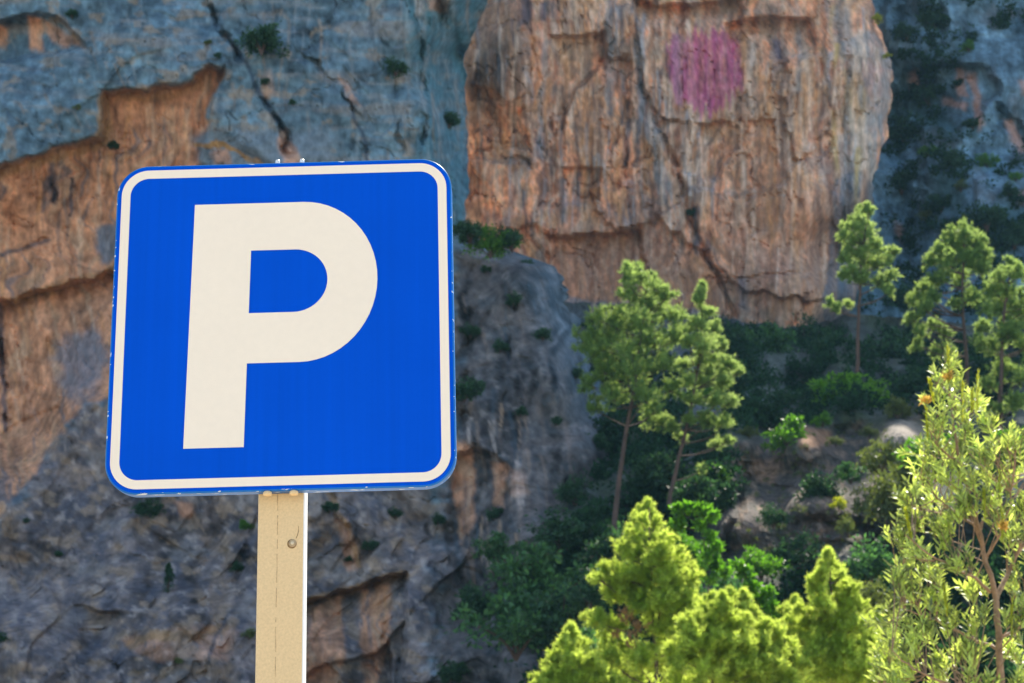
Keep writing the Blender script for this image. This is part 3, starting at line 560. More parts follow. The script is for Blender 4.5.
a_o = ring3(loop_round(.2926, .2926, .0480), -.0008); a_i = ring3(loop_round(.2769, .2769, .0330), -.0008); b_o = ring3(loop_round(.2926, .2926, .0480), .0004); b_i = ring3(loop_round(.2769, .2769, .0330), .0004)
n = len(a_o); fs = []
for k in range(n):
    j = (k + 1) % n
    fs += [(k, j, n + j, n + k), (2 * n + k, k, n * 0 + k, 2 * n + k)][:1] + [(2 * n + k, 2 * n + j, j, k), (n + k, n + j, 3 * n + j, 3 * n + k)]
build('border', a_o + a_i + b_o + b_i, fs, CREAM, root)

# letter, laid out from the sign's own proportions
A_ = []
for (X_, Y_), (u_, v_) in zip([(-.3, .3), (.3, .3), (.3, -.3), (-.3, -.3)], [(119.5, 168.0), (450.8, 158.9), (455.1, 484.7), (103.6, 494.4)]):
    u2, v2 = u_ - 512, 341.5 - v_
    A_.append([X_, Y_, 1, 0, 0, 0, -u2 * X_, -u2 * Y_, -u2]); A_.append([0, 0, 0, X_, Y_, 1, -v2 * X_, -v2 * Y_, -v2])
Hm = np.linalg.svd(np.array(A_))[2][-1].reshape(3, 3); Hi = np.linalg.inv(Hm)
def s2(u_, v_):
    q = Hi @ np.array([u_ - 512, 341.5 - v_, 1]); return q[0] / q[2], q[1] / q[2]
xl, zt = s2(195.3, 204.3); xr_in, zct = s2(252, 250.7); xs, zb = s2(243.5, 447.0); xl2, _ = s2(183, 447.3); xl = (xl + xl2) / 2
xe, zc = s2(377, 279); xt, zt2 = s2(302, 203.2); _, zbb = s2(302, 361.9); xce, zcc = s2(327, 281); _, zcb = s2(250, 313.3); xct, _ = s2(294, 250)
xi = (xr_in + xs) / 2; zt = (zt + zt2) / 2
N = 28
kx = ((s2(195.3, 204.3)[0] - xl2) / (s2(195.3, 204.3)[1] - s2(183, 447.3)[1]) + (xr_in - xs) / (zct - zb)) / 2; zmid = (zt + zb) / 2
outer = [(xl, zb), (xi, zb), (xi, zbb)]
rz, rx = (zt - zbb) / 2, xe - xt; zm = (zt + zbb) / 2
outer += [(xt + rx * math.cos(t) if True else 0, zm + rz * math.sin(t)) for t in [(-90 + 180 * k / N) * math.pi / 180 for k in range(N + 1)]] + [(xl, zt)]
rz2, rx2 = (zct - zcb) / 2, xce - xct; zm2 = (zct + zcb) / 2
inner = [(xi, zcb)] + [(xct + rx2 * math.cos(t), zm2 + rz2 * math.sin(t)) for t in [(-90 + 180 * k / N) * math.pi / 180 for k in range(N + 1)]] + [(xi, zct)]
cu = bpy.data.curves.new('letter_outline', 'CURVE'); cu.dimensions = '2D'; cu.fill_mode = 'BOTH'; cu.extrude = .0006
for pts in (outer, inner):
    s_ = cu.splines.new('POLY'); s_.points.add(len(pts) - 1); s_.use_cyclic_u = True
    for p_, (a, b) in zip(s_.points, pts): p_.co = (a + kx * (b - zmid), b, 0, 1)
tmp = bpy.data.objects.new('letter_tmp', cu); col.objects.link(tmp)
dg = bpy.context.evaluated_depsgraph_get(); lm = bpy.data.meshes.new_from_object(tmp.evaluated_get(dg)); bpy.data.objects.remove(tmp)
lm.materials.clear(); lm.materials.append(CREAM)
lo = bpy.data.objects.new('letter_p', lm); col.objects.link(lo); lo.parent = root
lo.rotation_euler = (math.pi / 2, 0, 0); lo.location = (OX, OY - .0004, OZ)

# post: 82 x 42 mm box section with rounded corners, behind the panel
pc = s2(278.6, 494)[0]
def sect(z_, hw=.0405, hd=.0185, r=.004):
    L = loop_round(hw, hd, r, 4)
    return [(OX + pc + a, OY + .026 + .001 + .0185 + b, z_) for a, b in L]
def sect_o(z_, **k): return sect(z_, **k)
post = rings('post', [sect_o(-.3), sect_o(OZ + .29)], POSTM, root, smooth=False)
SIDEM = plain_material('pale_sunlit_side', (.78, .77, .74), .5, .0, noise=.08, nscale=20)  # right side coloured paler than the coating, so sunlight is painted in
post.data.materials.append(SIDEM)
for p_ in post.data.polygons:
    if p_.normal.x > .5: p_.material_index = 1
yf = OY + .026 + .001            # front face of the post
def box(name, x0, x1, y0, y1, z0, z1, mat, parent, wob=0):
    V = [(x0, y0, z0), (x1, y0, z0), (x1, y1, z0), (x0, y1, z0), (x0, y0, z1), (x1, y0, z1), (x1, y1, z1), (x0, y1, z1)]
    return build(name, V, [(0, 3, 2, 1), (4, 5, 6, 7), (0, 1, 5, 4), (1, 2, 6, 5), (2, 3, 7, 6), (3, 0, 4, 7)], mat, parent)
# the weld seam: a thin broken ridge a little left of the middle
V = []; fs = []; zs = np.linspace(.02, OZ - .29, 260); rr = random.Random(5); sx = OX + pc - .0065
for k, z_ in enumerate(zs):
    wv = .0004 + .0007 * rr.random() ** 2; x_ = sx + .0004 * math.sin(k * .21) + .0003 * rr.uniform(-1, 1)
    V += [(x_ - wv, yf - .0001, z_), (x_, yf - .0006, z_), (x_ + wv, yf - .0001, z_)]
    if k and rr.random() < .8:
        b = 3 * k; fs += [(b - 3, b - 2, b + 1, b), (b - 2, b - 1, b + 2, b + 1)]
build('seam', V, fs, SEAM, root)
def disc(name, cx, cy, cz, r, h, mat, parent, n=20, dome=.4, sxz=1.0):
    rg = []
    for f_, yy in ((1, 0), (1, -h * .6), (.9, -h * .85), (.6, -h), (.01, -h * (1 + dome * .2))):
        rg.append([(cx + r * f_ * math.cos(2 * math.pi * k / n) * sxz, cy + yy, cz + r * f_ * math.sin(2 * math.pi * k / n)) for k in range(n)])
    return rings(name, rg, mat, parent, smooth=False)
bx_, bz_ = s2(289.5, 540.5)
stain = disc('rust_stain', OX + bx_ - .001, yf - .0001, OZ + bz_ - .001, .0082, .0006, RUST, root, dome=0)
wsh = disc('bolt', OX + bx_, yf - .0006, OZ + bz_, .0064, .0010, BOLTM, root, dome=0)
hb = disc('bolt_head', OX + bx_, yf - .0018, OZ + bz_, .0034, .0014, plain_material('bolt_zinc', (.62, .5, .33), .4, .5), wsh, n=6)
V = []; fs = []
for k in range(12):
    t = k / 11; xx = OX + bx_ + .006 + .004 * math.sin(t * 2.2); zz = OZ + bz_ + .008 + .022 * t; wv = .0007 * (1 - .5 * t)
    V += [(xx - wv, yf - .0004, zz), (xx + wv, yf - .0004, zz)]
    if k: b = 2 * k; fs.append((b - 2, b - 1, b + 1, b))
build('scratch', V, fs, RUST, root)
# clamp screws: tips over the top edge, heads under the bottom edge
for (ux, uy, sgn) in ((277.5, 161.5, 1), (302, 160.8, 1), (266.5, 494.5, -1), (293, 493.8, -1)):
    a, b = s2(ux, uy)
    if sgn > 0: b = .3065; rad, y0 = .0042, .010
    else: b = -.3060; rad, y0 = .0076, .003
    rg = []
    for f_, zz in ((.6, -.006), (1, -.003), (1, .002), (.8, .0042), (.3, .0052)):
        rg.append([(OX + a + rad * f_ * math.cos(2 * math.pi * k / 14), OY + y0 + rad * f_ * math.sin(2 * math.pi * k / 14), OZ + b + zz * (1 if sgn > 0 else .8) * (1 if sgn > 0 else -1)) for k in range(14)])
    rings('clamp_screw', rg, plain_material('screw_zinc', (.78, .74, .66), .4, .3) if sgn > 0 else POSTM, root, smooth=True)
for zc_ in (.2, -.2):       # clamp brackets hidden behind the panel
    box('clamp_bracket', OX + pc - .055, OX + pc + .055, OY + .0055, OY + .0265, OZ + zc_ - .02, OZ + zc_ + .02, BACKM, root)

# ------------------------------------------------------------------ plants
def unit(n, rng):
    v = rng.normal(size=(n, 3)); return v / np.linalg.norm(v, axis=1)[:, None]
def tri_tufts(pos, direc, L, W, k, rng, spread=.7):
    """k thin blades fanned out from each position"""
    n = len(pos); pos = np.repeat(pos, k, 0); d = np.repeat(direc, k, 0) + rng.normal(size=(n * k, 3)) * spread
    d /= np.linalg.norm(d, axis=1)[:, None]; s = np.cross(d, unit(n * k, rng)); s /= np.linalg.norm(s, axis=1)[:, None] + 1e-9
    l = L * rng.uniform(.6, 1.25, (n * k, 1)); w_ = W * rng.uniform(.7, 1.3, (n * k, 1))
    V = np.stack([pos - s * w_ * .5, pos + s * w_ * .5, pos + d * l], 1).reshape(-1, 3)
    tint = np.repeat(np.clip(np.repeat(rng.uniform(0, 1, n), k) + rng.normal(size=n * k) * .15, 0, 1), 3)
    return V, tint, 3
def diamonds(pos, direc, L, W, rng, spread=.8, fold=.25):
    n = len(pos); d = direc + rng.normal(size=(n, 3)) * spread; d /= np.linalg.norm(d, axis=1)[:, None]
    s = np.cross(d, unit(n, rng)); s /= np.linalg.norm(s, axis=1)[:, None] + 1e-9
    l = L * rng.uniform(.6, 1.3, (n, 1)); w_ = W * rng.uniform(.7, 1.2, (n, 1))
    V = np.stack([pos, pos + d * l * .5 + s * w_ * .5, pos + d * l, pos + d * l * .5 - s * w_ * .5], 1).reshape(-1, 3)
    return V, np.repeat(rng.uniform(0, 1, n), 4), 4
def cloud(blobs, per, rng, flat=.75, sub=9, subr=.5):
    """blobs: (x,y,z,r) -> positions and outward directions on many small sub-clumps"""
    Ps = []; Ds = []
    for bx, by, bz, r in blobs:
        u_ = unit(sub, rng) * rng.uniform(0, 1, (sub, 1)) ** .5 * r; u_[:, 2] *= flat
        for q in u_:
            m = max(4, int(per * rng.uniform(.5, 1.5))); sr = r * subr * rng.uniform(.45, 1.2)
            d = unit(m, rng); rad = np.abs(rng.normal(size=(m, 1))) * .55 + .15
            Ps.append(np.array([bx, by, bz]) + q + d * sr * rad * [1, 1, flat * .85]); Ds.append(d * .8 + [0, 0, .35])
    return np.concatenate(Ps), np.concatenate(Ds)
def twigs_cloud(blobs, ntw, per, rng, flat=.8):
    Ps = []; Ds = []; ref = np.percentile([b[3] for b in blobs], 85)
    for bx, by, bz, r in blobs:
        c = np.array([bx, by, bz]); m = max(3, int(ntw * min(1.2, r / ref) ** 1.5 * rng.uniform(.6, 1.15)))
        o = c + unit(m, rng) * r * rng.uniform(0, .65, (m, 1)) * [1, 1, flat]
        d = (o - c) / r + unit(m, rng) * .55 + [0, 0, .35]; d /= np.linalg.norm(d, axis=1)[:, None]
        ln = r * rng.uniform(.35, 1.05, (m, 1))
        for i in range(m):
            t = rng.uniform(0, 1, (per, 1)) ** .8; bend = np.array([0, 0, .25]) * t * t
            Ps.append(o[i] + (d[i] + bend) * ln[i] * t + rng.normal(size=(per, 3)) * r * .06); Ds.append(np.repeat((d[i] + [0, 0, .2])[None], per, 0))
    return np.concatenate(Ps), np.concatenate(Ds)
def foliage(name, kind, blobs, per, L, W, k, mat, parent, seed, flat=.75, sub=9, subr=.5, spread=.6):
    rng = np.random.default_rng(seed); p, d = twigs_cloud(blobs, sub, per, rng, flat) if kind == 'needle' else cloud(blobs, per, rng, flat, sub, subr)
    V, t, c = tri_tufts(p, d, L, W, k, rng, spread) if kind == 'needle' else diamonds(p, d, L, W, rng, spread)
    if parent is not None: V = V - np.array(parent.location)
    return mesh_np(name, V, np.arange(len(V)), c, mat, parent=parent, attrs={'tint': t})
def tube_np(paths, sides=6):
    """paths: list of (points, radii)"""
    Vs = []; Fs = []; base = 0
    for pts, rad in paths:
        pts = np.array(pts, float); n = len(pts); t = np.gradient(pts, axis=0); t /= np.linalg.norm(t, axis=1)[:, None] + 1e-9
        a = np.cross(t, [.31, .17, .93] if abs(t[0, 2]) < .9 else [1, .1, 0]); a /= np.linalg.norm(a, axis=1)[:, None] + 1e-9; b = np.cross(t, a)
        ang = np.arange(sides) * 2 * np.pi / sides
        ring = pts[:, None, :] + (a[:, None, :] * np.cos(ang)[None, :, None] + b[:, None, :] * np.sin(ang)[None, :, None]) * np.array(rad)[:, None, None]
        Vs.append(ring.reshape(-1, 3)); i = np.arange(n - 1)[:, None] * sides + base; j = np.arange(sides)[None]; j2 = (j + 1) % sides
        Fs.append(np.stack([i + j, i + j2, i + sides + j2, i + sides + j], -1).reshape(-1, 4)); base += n * sides
    return np.concatenate(Vs), np.concatenate(Fs)
def smooth_path(pts, n=12, wob=0.0, rng=None):
    pts = np.array(pts, float); t = np.linspace(0, 1, len(pts)); tt = np.linspace(0, 1, n)
    q = np.stack([np.interp(tt, t, pts[:, k]) for k in range(3)], 1)
    for _ in range(2): q[1:-1] = (q[:-2] + 2 * q[1:-1] + q[2:]) / 4
    if wob: q[1:-1] += rng.normal(size=(n - 2, 3)) * wob
    return q
def tree(name, label, cat, Y, trunk_px, blobs_px, r0, seed, mat=PINE, kind='needle', per=26, L=.16, W=.035, k=3, group=None, depth=.9, flat=.75, sub=14, extra=None, rise=.25, fat=1.3, subr=.36):
    rng = np.random.default_rng(seed)
    tp = np.array([P(a, b, Y) for a, b in trunk_px]); base = tp[0]
    rt = empty(name, tuple(map(float, base))); tag(rt, label, cat, group)
    bl = []; cx = np.mean([b[0] for b in blobs_px]); hw = max(abs(b[0] - cx) for b in blobs_px) / F * Y
    for b in blobs_px:
        a_ = abs(b[0] - cx) / F * Y; dd = depth * math.sqrt(max(0, hw * hw - a_ * a_)) if hw else 0
        r = b[2] / F * Y * (1 + (fat - 1) * min(1, b[2] / 9))
        for rep in range(2 if dd > r else 1):
            yy = Y + rng.uniform(-1, 1) * dd * .8
            q = P(b[0], b[1], yy); bl.append((q[0], q[1], q[2], r * (1 if rep == 0 else .85)))
    big_ = list(bl); top3 = sorted(big_, key=lambda b: -b[2])[:4]
    if kind == 'needle':
        for (x_, y_, z_, r) in big_:
            for _ in range(2):
                d_ = unit(1, rng)[0] + [0, 0, .25]; d_ /= np.linalg.norm(d_); f_ = rng.uniform(.95, 1.3); bl.append((x_ + d_[0] * r * f_, y_ + d_[1] * r * f_, z_ + d_[2] * r * f_, r * rng.uniform(.25, .42)))
        for (x_, y_, z_, r) in top3:
            for q_ in (.9, 1.25, 1.55): bl.append((x_ + rng.normal() * .1 * r, y_, z_ + r * q_, r * (.5 - .2 * q_)))
    trk = smooth_path(tp, 16, .01, rng); r0 *= .72; paths = [(trk, np.linspace(r0, r0 * .25, 16))]
    for (x_, y_, z_, r) in big_:
        c_ = np.array([x_, y_, z_]); h = np.linalg.norm(c_[:2] - trk[:, :2], axis=1)
        zt_ = z_ - rise * h - .1; i = int(np.argmin(np.abs(trk[:, 2] - zt_))); s_ = trk[i]; ln = np.linalg.norm(c_ - s_)
        if ln < .05: continue
        mid = (s_ + c_) / 2 + np.array([0, 0, -.08 * ln]) + rng.normal(size=3) * .05 * ln
        rb = r0 * (.18 + .10 * min(1, ln / 2)); paths.append((smooth_path([s_, mid, c_], 7), np.linspace(rb, rb * .3, 7)))
        for _ in range(3):
            e_ = c_ + unit(1, rng)[0] * r * .8; paths.append((smooth_path([c_ * .6 + mid * .4, c_, e_], 5), np.linspace(rb * .4, rb * .15, 5)))
    V, Fq = tube_np(paths, 6); mesh_np('trunk', V - base, Fq, 4, BARK, smooth=True, parent=rt)
    foliage('crown', kind, bl, per, L, W, k, mat, rt, seed + 7, flat, sub, subr, .6)
    if extra: extra(rt, rng)
    return rt

# tall slender pines standing in the gap
tree('pine_tree', 'tall bare-stemmed pine, left of the two in front of the orange wall', 'tree', 45, [(612, 545), (616, 500), (624, 445), (634, 390), (640, 340), (648, 278)],
     [(627, 277, 7), (640, 282, 9), (655, 289, 9), (667, 297, 7), (652, 308, 13), (630, 300, 11), (674, 318, 9), (640, 327, 15), (618, 322, 12), (656, 343, 13), (676, 340, 9), (608, 340, 13), (600, 320, 10), (592, 352, 12), (628, 352, 14), (603, 372, 12), (634, 375, 13),
      (662, 368, 12), (590, 385, 8), (612, 398, 10), (645, 398, 11), (672, 390, 8), (596, 410, 8), (582, 340, 7), (655, 412, 6)], .13, 11, per=11, L=.17, W=.024, sub=24, fat=1.38, group='sunlit pines on the hillside')
tree('pine_tree', 'slim pointed pine, right of the two in front of the orange wall', 'tree', 46, [(669, 505), (676, 470), (686, 430), (694, 390), (702, 340), (703, 288)],
     [(702, 290, 4.5), (700, 301, 6), (707, 313, 7), (697, 325, 8), (713, 331, 7), (690, 343, 6.5), (705, 347, 10), (721, 347, 6), (700, 364, 9), (729, 366, 7), (684, 366, 6), (716, 366, 9), (688, 384, 9), (705, 384, 10), (724, 384, 8), (738, 374, 4.5), (696, 402, 8),
      (716, 404, 9), (731, 402, 6), (688, 422, 6), (708, 424, 8), (724, 424, 7), (716, 446, 6), (729, 441, 4), (650, 420, 7), (662, 423, 7), (672, 428, 6), (682, 438, 5), (702, 470, 4)], .10, 12, mat=PINE_PALE, per=10, L=.14, W=.024, sub=24, fat=1.25, group='sunlit pines on the hillside', flat=.6)
tree('pine_tree', 'small pale green pine on a thin stem by the right corner of the orange wall', 'tree', 52, [(857, 372), (858, 330), (860, 290), (862, 250), (868, 215)],
     [(868, 213, 5.5), (861, 219, 7), (851, 227, 6.5), (845, 239, 6.5), (854, 242, 8), (867, 234, 8), (876, 248, 7), (860, 256, 9), (845, 258, 5), (893, 252, 4.5), (887, 262, 6), (874, 266, 8), (892, 276, 5), (851, 272, 6), (842, 277, 4), (862, 280, 7), (880, 284, 7), (890, 292, 5),
      (829, 303, 4.5), (837, 308, 4), (848, 306, 3.5)], .10, 13, mat=PINE_PALE, per=10, L=.15, W=.03, group='sunlit pines on the hillside', sub=22, fat=1.3)
tree('pine_tree', 'broad rounded pine with spreading limbs at the right, its crown lit along the rim', 'tree', 52, [(966, 440), (968, 400), (966, 350), (962, 300), (964, 245)],
     [(965, 236, 8), (954, 244, 9), (976, 246, 9), (986, 257, 7), (942, 252, 7), (931, 262, 6), (947, 264, 9), (966, 260, 11), (983, 272, 8), (962, 280, 9), (940, 280, 7), (923, 290, 7), (914, 301, 6), (926, 311, 7), (912, 320, 6), (921, 332, 6), (936, 326, 5), (946, 336, 6),
      (956, 306, 5), (918, 346, 5), (950, 352, 5), (932, 298, 6), (936, 352, 5), (975, 298, 8), (982, 330, 7)], .14, 14, per=10, L=.16, W=.03, sub=23, fat=1.28, group='sunlit pines on the hillside')
tree('pine_tree', 'bushy pine at the right edge leaning over the silvery young tree', 'tree', 50, [(1000, 445), (1000, 400), (1002, 350), (1004, 310), (1010, 275)],
     [(1010, 270, 7), (1002, 280, 9), (1019, 276, 7), (994, 291, 10), (1012, 294, 10), (1000, 312, 12), (1021, 314, 11), (985, 312, 8), (1010, 335, 11), (994, 348, 10), (1024, 348, 10), (980, 344, 7), (1002, 370, 10), (1022, 380, 10), (1036, 300, 10), (1040, 340, 12), (986, 385, 8), (1015, 405, 10), (990, 410, 7)], .13, 15, per=10, L=.16, W=.03, sub=23, fat=1.28, group='sunlit pines on the hillside')
# young pines along the bottom
def dead(rt, rng):
    b = [tuple(P(x_, y_, 24.6)) + (r_ / F * 24.6,) for x_, y_, r_ in ((628, 622, 9), (640, 630, 10), (620, 610, 7), (634, 645, 9), (616, 640, 6))]
    foliage('dead_foliage', 'needle', b, 12, .08, .012, 3, DRYLEAF, rt, 99)
G2 = 'young pines along the lower edge'
B = dict(mat=PINE_FRESH, L=.085, W=.012, k=4, per=16, group=G2, sub=34, subr=.28, depth=.8, fat=1.32)
tree('young_pine', 'conical young pine in the lower middle with a browned patch of needles', 'tree', 25, [(660, 900), (660, 760), (655, 640), (650, 560), (649, 508)],
     [(648, 510, 5), (641, 521, 7), (655, 524, 7), (636, 536, 7), (649, 540, 9), (664, 540, 8), (622, 549, 7), (640, 556, 11), (658, 560, 12), (676, 562, 10), (612, 572, 8), (600, 580, 6), (626, 580, 11), (648, 582, 13), (670, 584, 13), (690, 582, 9), (614, 594, 9), (640, 604, 13), (662, 606, 14),
      (686, 606, 13), (598, 622, 8), (588, 618, 6), (612, 628, 9), (660, 632, 14), (690, 634, 14), (640, 665, 14), (670, 665, 16), (700, 660, 14), (612, 660, 10)], .07, 21, extra=dead, **B)
tree('young_pine', 'low young pine at the bottom edge, nearest to the sign post', 'tree', 23, [(580, 900), (578, 780), (574, 690), (572, 635)],
     [(572, 634, 4.5), (566, 646, 7), (580, 648, 6), (556, 662, 8), (572, 664, 9), (590, 664, 8), (546, 678, 7), (562, 682, 10), (582, 684, 10), (602, 680, 9), (540, 700, 12), (570, 705, 14), (600, 705, 14), (618, 690, 9)], .05, 22, **B)
tree('young_pine', 'dense bright young pine on the right flank of the browned one', 'tree', 22, [(718, 900), (716, 780), (712, 690), (714, 606)],
     [(714, 606, 6), (724, 612, 8), (704, 618, 10), (690, 628, 10), (716, 630, 13), (736, 628, 10), (700, 648, 15), (724, 652, 15), (744, 650, 10), (682, 660, 13), (708, 676, 16), (734, 680, 15), (680, 690, 14), (756, 672, 10)], .05, 23, **B)
tree('young_pine', 'yellow-green flat-topped young pine in the middle of the bottom row', 'tree', 22.5, [(772, 900), (770, 780), (768, 700), (766, 634)],
     [(764, 632, 7), (776, 636, 8), (752, 642, 7), (764, 650, 12), (784, 652, 10), (750, 664, 11), (772, 670, 14), (794, 670, 11), (756, 688, 13), (784, 692, 14), (742, 625, 5), (730, 600, 5)], .05, 24, **B)
tree('young_pine', 'pointed young pine just left of the silvery-leaved tree', 'tree', 24, [(840, 900), (838, 780), (834, 660), (830, 565)],
     [(828, 556, 3), (829, 565, 6), (820, 574, 6), (838, 578, 8), (814, 588, 7), (829, 590, 10), (847, 592, 8), (822, 608, 11), (843, 610, 11), (860, 606, 6), (800, 612, 5), (812, 626, 10), (834, 628, 13), (858, 626, 10), (822, 650, 13), (846, 652, 13), (868, 644, 10), (806, 668, 13), (832, 680, 15), (860, 676, 14),
      (880, 666, 11), (796, 642, 8), (790, 625, 5), (886, 690, 14)], .06, 25, **B)

tree('young_pine', 'feathery young pine squeezed between the browned pine and the one by the sign post', 'tree', 26, [(612, 900), (612, 780), (616, 690), (618, 640)],
     [(618, 642, 6), (606, 652, 8), (628, 654, 8), (600, 668, 9), (620, 672, 10), (640, 676, 9), (606, 690, 12), (634, 694, 12)], .04, 26, **B)
tree('young_pine', 'slender young pine between the dense bright one and the flat-topped one', 'tree', 26, [(744, 900), (744, 780), (744, 680), (744, 600)],
     [(744, 600, 5), (738, 612, 7), (752, 616, 7), (744, 628, 9), (730, 640, 10), (758, 642, 10), (742, 656, 12), (760, 670, 12), (732, 676, 12)], .045, 27, **B)
tree('young_pine', 'wispy young pine right of the flat-topped one, its tip lower than its pointed neighbour', 'tree', 26, [(800, 900), (798, 780), (797, 680), (796, 606)],
     [(796, 606, 4.5), (790, 618, 7), (803, 622, 7), (796, 636, 9), (784, 648, 10), (808, 650, 10), (794, 664, 12), (780, 680, 12), (812, 684, 12)], .045, 28, **B)
tree('young_pine', 'low young pine tucked under the left side of the silvery-leaved tree', 'tree', 25, [(885, 900), (884, 780), (882, 700), (880, 620)],
     [(880, 622, 6), (872, 634, 8), (888, 638, 8), (866, 652, 10), (886, 656, 11), (902, 660, 9), (872, 674, 12), (896, 680, 13), (862, 690, 12)], .045, 29, **B)

# prototypes of shrubs, shared by the copies
def proto_mesh(seed, kind, nb, per, L, W, mat, flat=.8, cone=False):
    rng = np.random.default_rng(seed); bl = []
    for _ in range(nb):
        u_ = unit(1, rng)[0] * rng.uniform(.2, .68); u_[2] = abs(u_[2]) * flat * 1.2 - .1
        r = rng.uniform(.22, .42)
        if cone: u_ = np.array([0, 0, rng.uniform(.1, 1.5)]); wdt = .42 * (1 - u_[2] / 1.7); u_[:2] = rng.normal(size=2) * wdt * .5; r = wdt * .7 + .06
        bl.append((*u_, r))
    p, d = cloud(bl, per, rng, flat, 8); V, t, c = diamonds(p, d, L, W, rng, .7) if kind == 'leaf' else tri_tufts(p, d, L, W, 3, rng)
    me_o = mesh_np('foliage', V, np.arange(len(V)), c, mat, attrs={'tint': t}); me = me_o.data; bpy.data.objects.remove(me_o)
    paths = []
    for (a, b, c_, r) in bl[:9]: paths.append((smooth_path([(0, 0, -.4), (a * .3, b * .3, -.1), (a, b, c_)], 6), np.linspace(.025, .01, 6)))
    V, Fq = tube_np(paths, 5); so_ = mesh_np('stem', V, Fq, 4, BARK, smooth=True); sm = so_.data; bpy.data.objects.remove(so_)
    return me, sm
PR = {'dark': [proto_mesh(s, 'leaf', 16, 22, .11, .055, DARKLEAF) for s in (1, 2, 3)], 'green': [proto_mesh(s, 'leaf', 13, 20, .12, .06, GREENLEAF) for s in (4, 5)],
      'olive': [proto_mesh(s, 'leaf', 13, 20, .11, .05, OLIVELEAF) for s in (6, 7)], 'yellow': [proto_mesh(8, 'leaf', 9, 16, .13, .07, YELLOWLEAF)], 'mid': [proto_mesh(s, 'leaf', 15, 22, .11, .055, MIDLEAF) for s in (15, 16)], 'cone': [proto_mesh(9, 'leaf', 18, 22, .10, .04, DARKLEAF, 1.0, True)],
      'pine': [proto_mesh(s, 'needle', 14, 18, .15, .03, PINE) for s in (10, 14)]}
cnt = 0
def shrub(kind, px, py, rpx, Y, label, name='shrub', cat='shrub', sz=1.0, group=None):
    global cnt; cnt += 1
    me, sm = PR[kind][cnt % len(PR[kind])]; s_ = rpx / F * Y * 1.45; q = P(px, py, Y)
    rt = empty(name, (float(q[0]), float(q[1]), float(q[2] - s_ * .25 * sz))); rt.rotation_euler = (0, 0, cnt * 1.7); rt.scale = (s_, s_, s_ * sz); tag(rt, label, cat, group)
    for nm, m_ in (('foliage', me), ('stem', sm)):
        c_ = bpy.data.objects.new(nm, m_); col.objects.link(c_); c_.parent = rt
    return rt
dA = lambda a, b: float(depthA(np.array([float(a)]), np.array([float(b)]), True)[0])
dC = lambda a, b: float(depthC(np.array([float(a)]), np.array([float(b)]))[0])
dD = lambda a, b: float(depthD(np.array([float(a)]), np.array([float(b)]), True)[0])
dE = lambda a, b: float(depthE(np.array([float(a)]), np.array([float(b)]), True)[0])
for kd, a, b, r, lab in (('dark', 262, 34, 27, 'large dark shrub rooted in the long fissure above the sign'), ('dark', 264, 80, 6, 'small dark shrub below the large one in the long fissure'), ('dark', 395, 66, 13, 'dark green shrub on the grey face above the sign corner'),
        ('dark', 448, 118, 13, 'narrow dark shrub in the groove beside the orange wall'), ('dark', 113, 144, 7, 'flat dark tuft on the orange recess at the upper left'), ('dark', 72, 13, 7, 'dark tuft near the top edge above the left overhang'),
        ('dark', 217, 55, 5, 'little shrub beside the tip of the brown overhang lip'), ('olive', 208, 42, 5, 'tiny olive tuft above the brown overhang lip'), ('olive', 77, 106, 5, 'small olive tuft on the grey rock left of the recess'), ('dark', 293, 102, 5, 'tiny green tuft right of the long fissure'),
        ('dark', 470, 228, 21, 'dark bush on the crest touching the right edge of the sign'), ('green', 490, 240, 22, 'brighter green bush in the middle of the buttress crest'), ('dark', 512, 236, 20, 'dark bush at the right end of the crest bushes'), ('dark', 527, 262, 8, 'small bush just below the crest, right of its dark bush'),
        ('dark', 513, 298, 9, 'dark tuft on the brown buttress below the crest'), ('dark', 543, 332, 11, 'dark tuft halfway down the buttress ridge'), ('dark', 464, 385, 20, 'tall dark bush in the gully at the lower right edge of the sign'), ('dark', 500, 345, 9, 'dark tuft in the middle of the brown buttress'), ('dark', 520, 410, 8, 'small dark tuft low on the brown buttress'), ('dark', 575, 372, 9, 'dark tuft on the blue-grey arete left of the tall pine'), ('dark', 470, 330, 10, 'dark bush in the gully above the tall dark one beside the sign'), ('dark', 555, 420, 7, 'little tuft low on the buttress near its right edge'),
        ('dark', 486, 268, 6, 'tiny tuft right under the crest bushes'),
        ('cone', 168, 588, 13, 'small cone-shaped dark cypress left of the post'), ('dark', 238, 566, 8, 'round dark shrub just left of the post, below the bolt'), ('green', 245, 524, 8, 'green shrub just left of the post beside the bolt'), ('dark', 150, 506, 14, 'dark spreading shrub directly under the lower left of the sign'),
        ('dark', 60, 553, 5, 'lone small tuft on the grey slab at the lower left'), ('dark', -2, 636, 11, 'dark bush cut by the left edge near the bottom'), ('dark', 26, 520, 4, 'tiny tuft left of the slab near the orange rock'), ('olive', 249, 632, 8, 'olive tuft touching the post near the bottom'),
        ('dark', 370, 543, 9, 'dark tuft on the rock right of the post'), ('dark', 438, 518, 8, 'dark tuft under the lower right corner of the sign'), ('dark', 348, 558, 5, 'very small tuft on the brown vein right of the post'), ('dark', 493, 512, 11, 'dark shrub beside the pale orange columns'), ('dark', 395, 512, 7, 'dark tuft hanging below the sign, right of the post'),
        ('olive', 178, 660, 5, 'small olive tuft low on the slab left of the post'), ('dark', 330, 505, 9, 'low dark tuft tucked under the sign by the post')):
    shrub(kd, a, b, r, (57.5 if 205 < b < 262 and a > 455 else 54.5 if lab.startswith('tall dark bush') else dA(a, b) - r / F * 62), lab)
shrub('yellow', 878, 17, 8, dC(862, 17) + 1.2, 'bright yellow-green bush on the top right shoulder of the orange wall'); shrub('yellow', 887, 55, 5, dC(880, 55) + .2, 'small yellow-green tuft lower on the right shoulder of the orange wall')
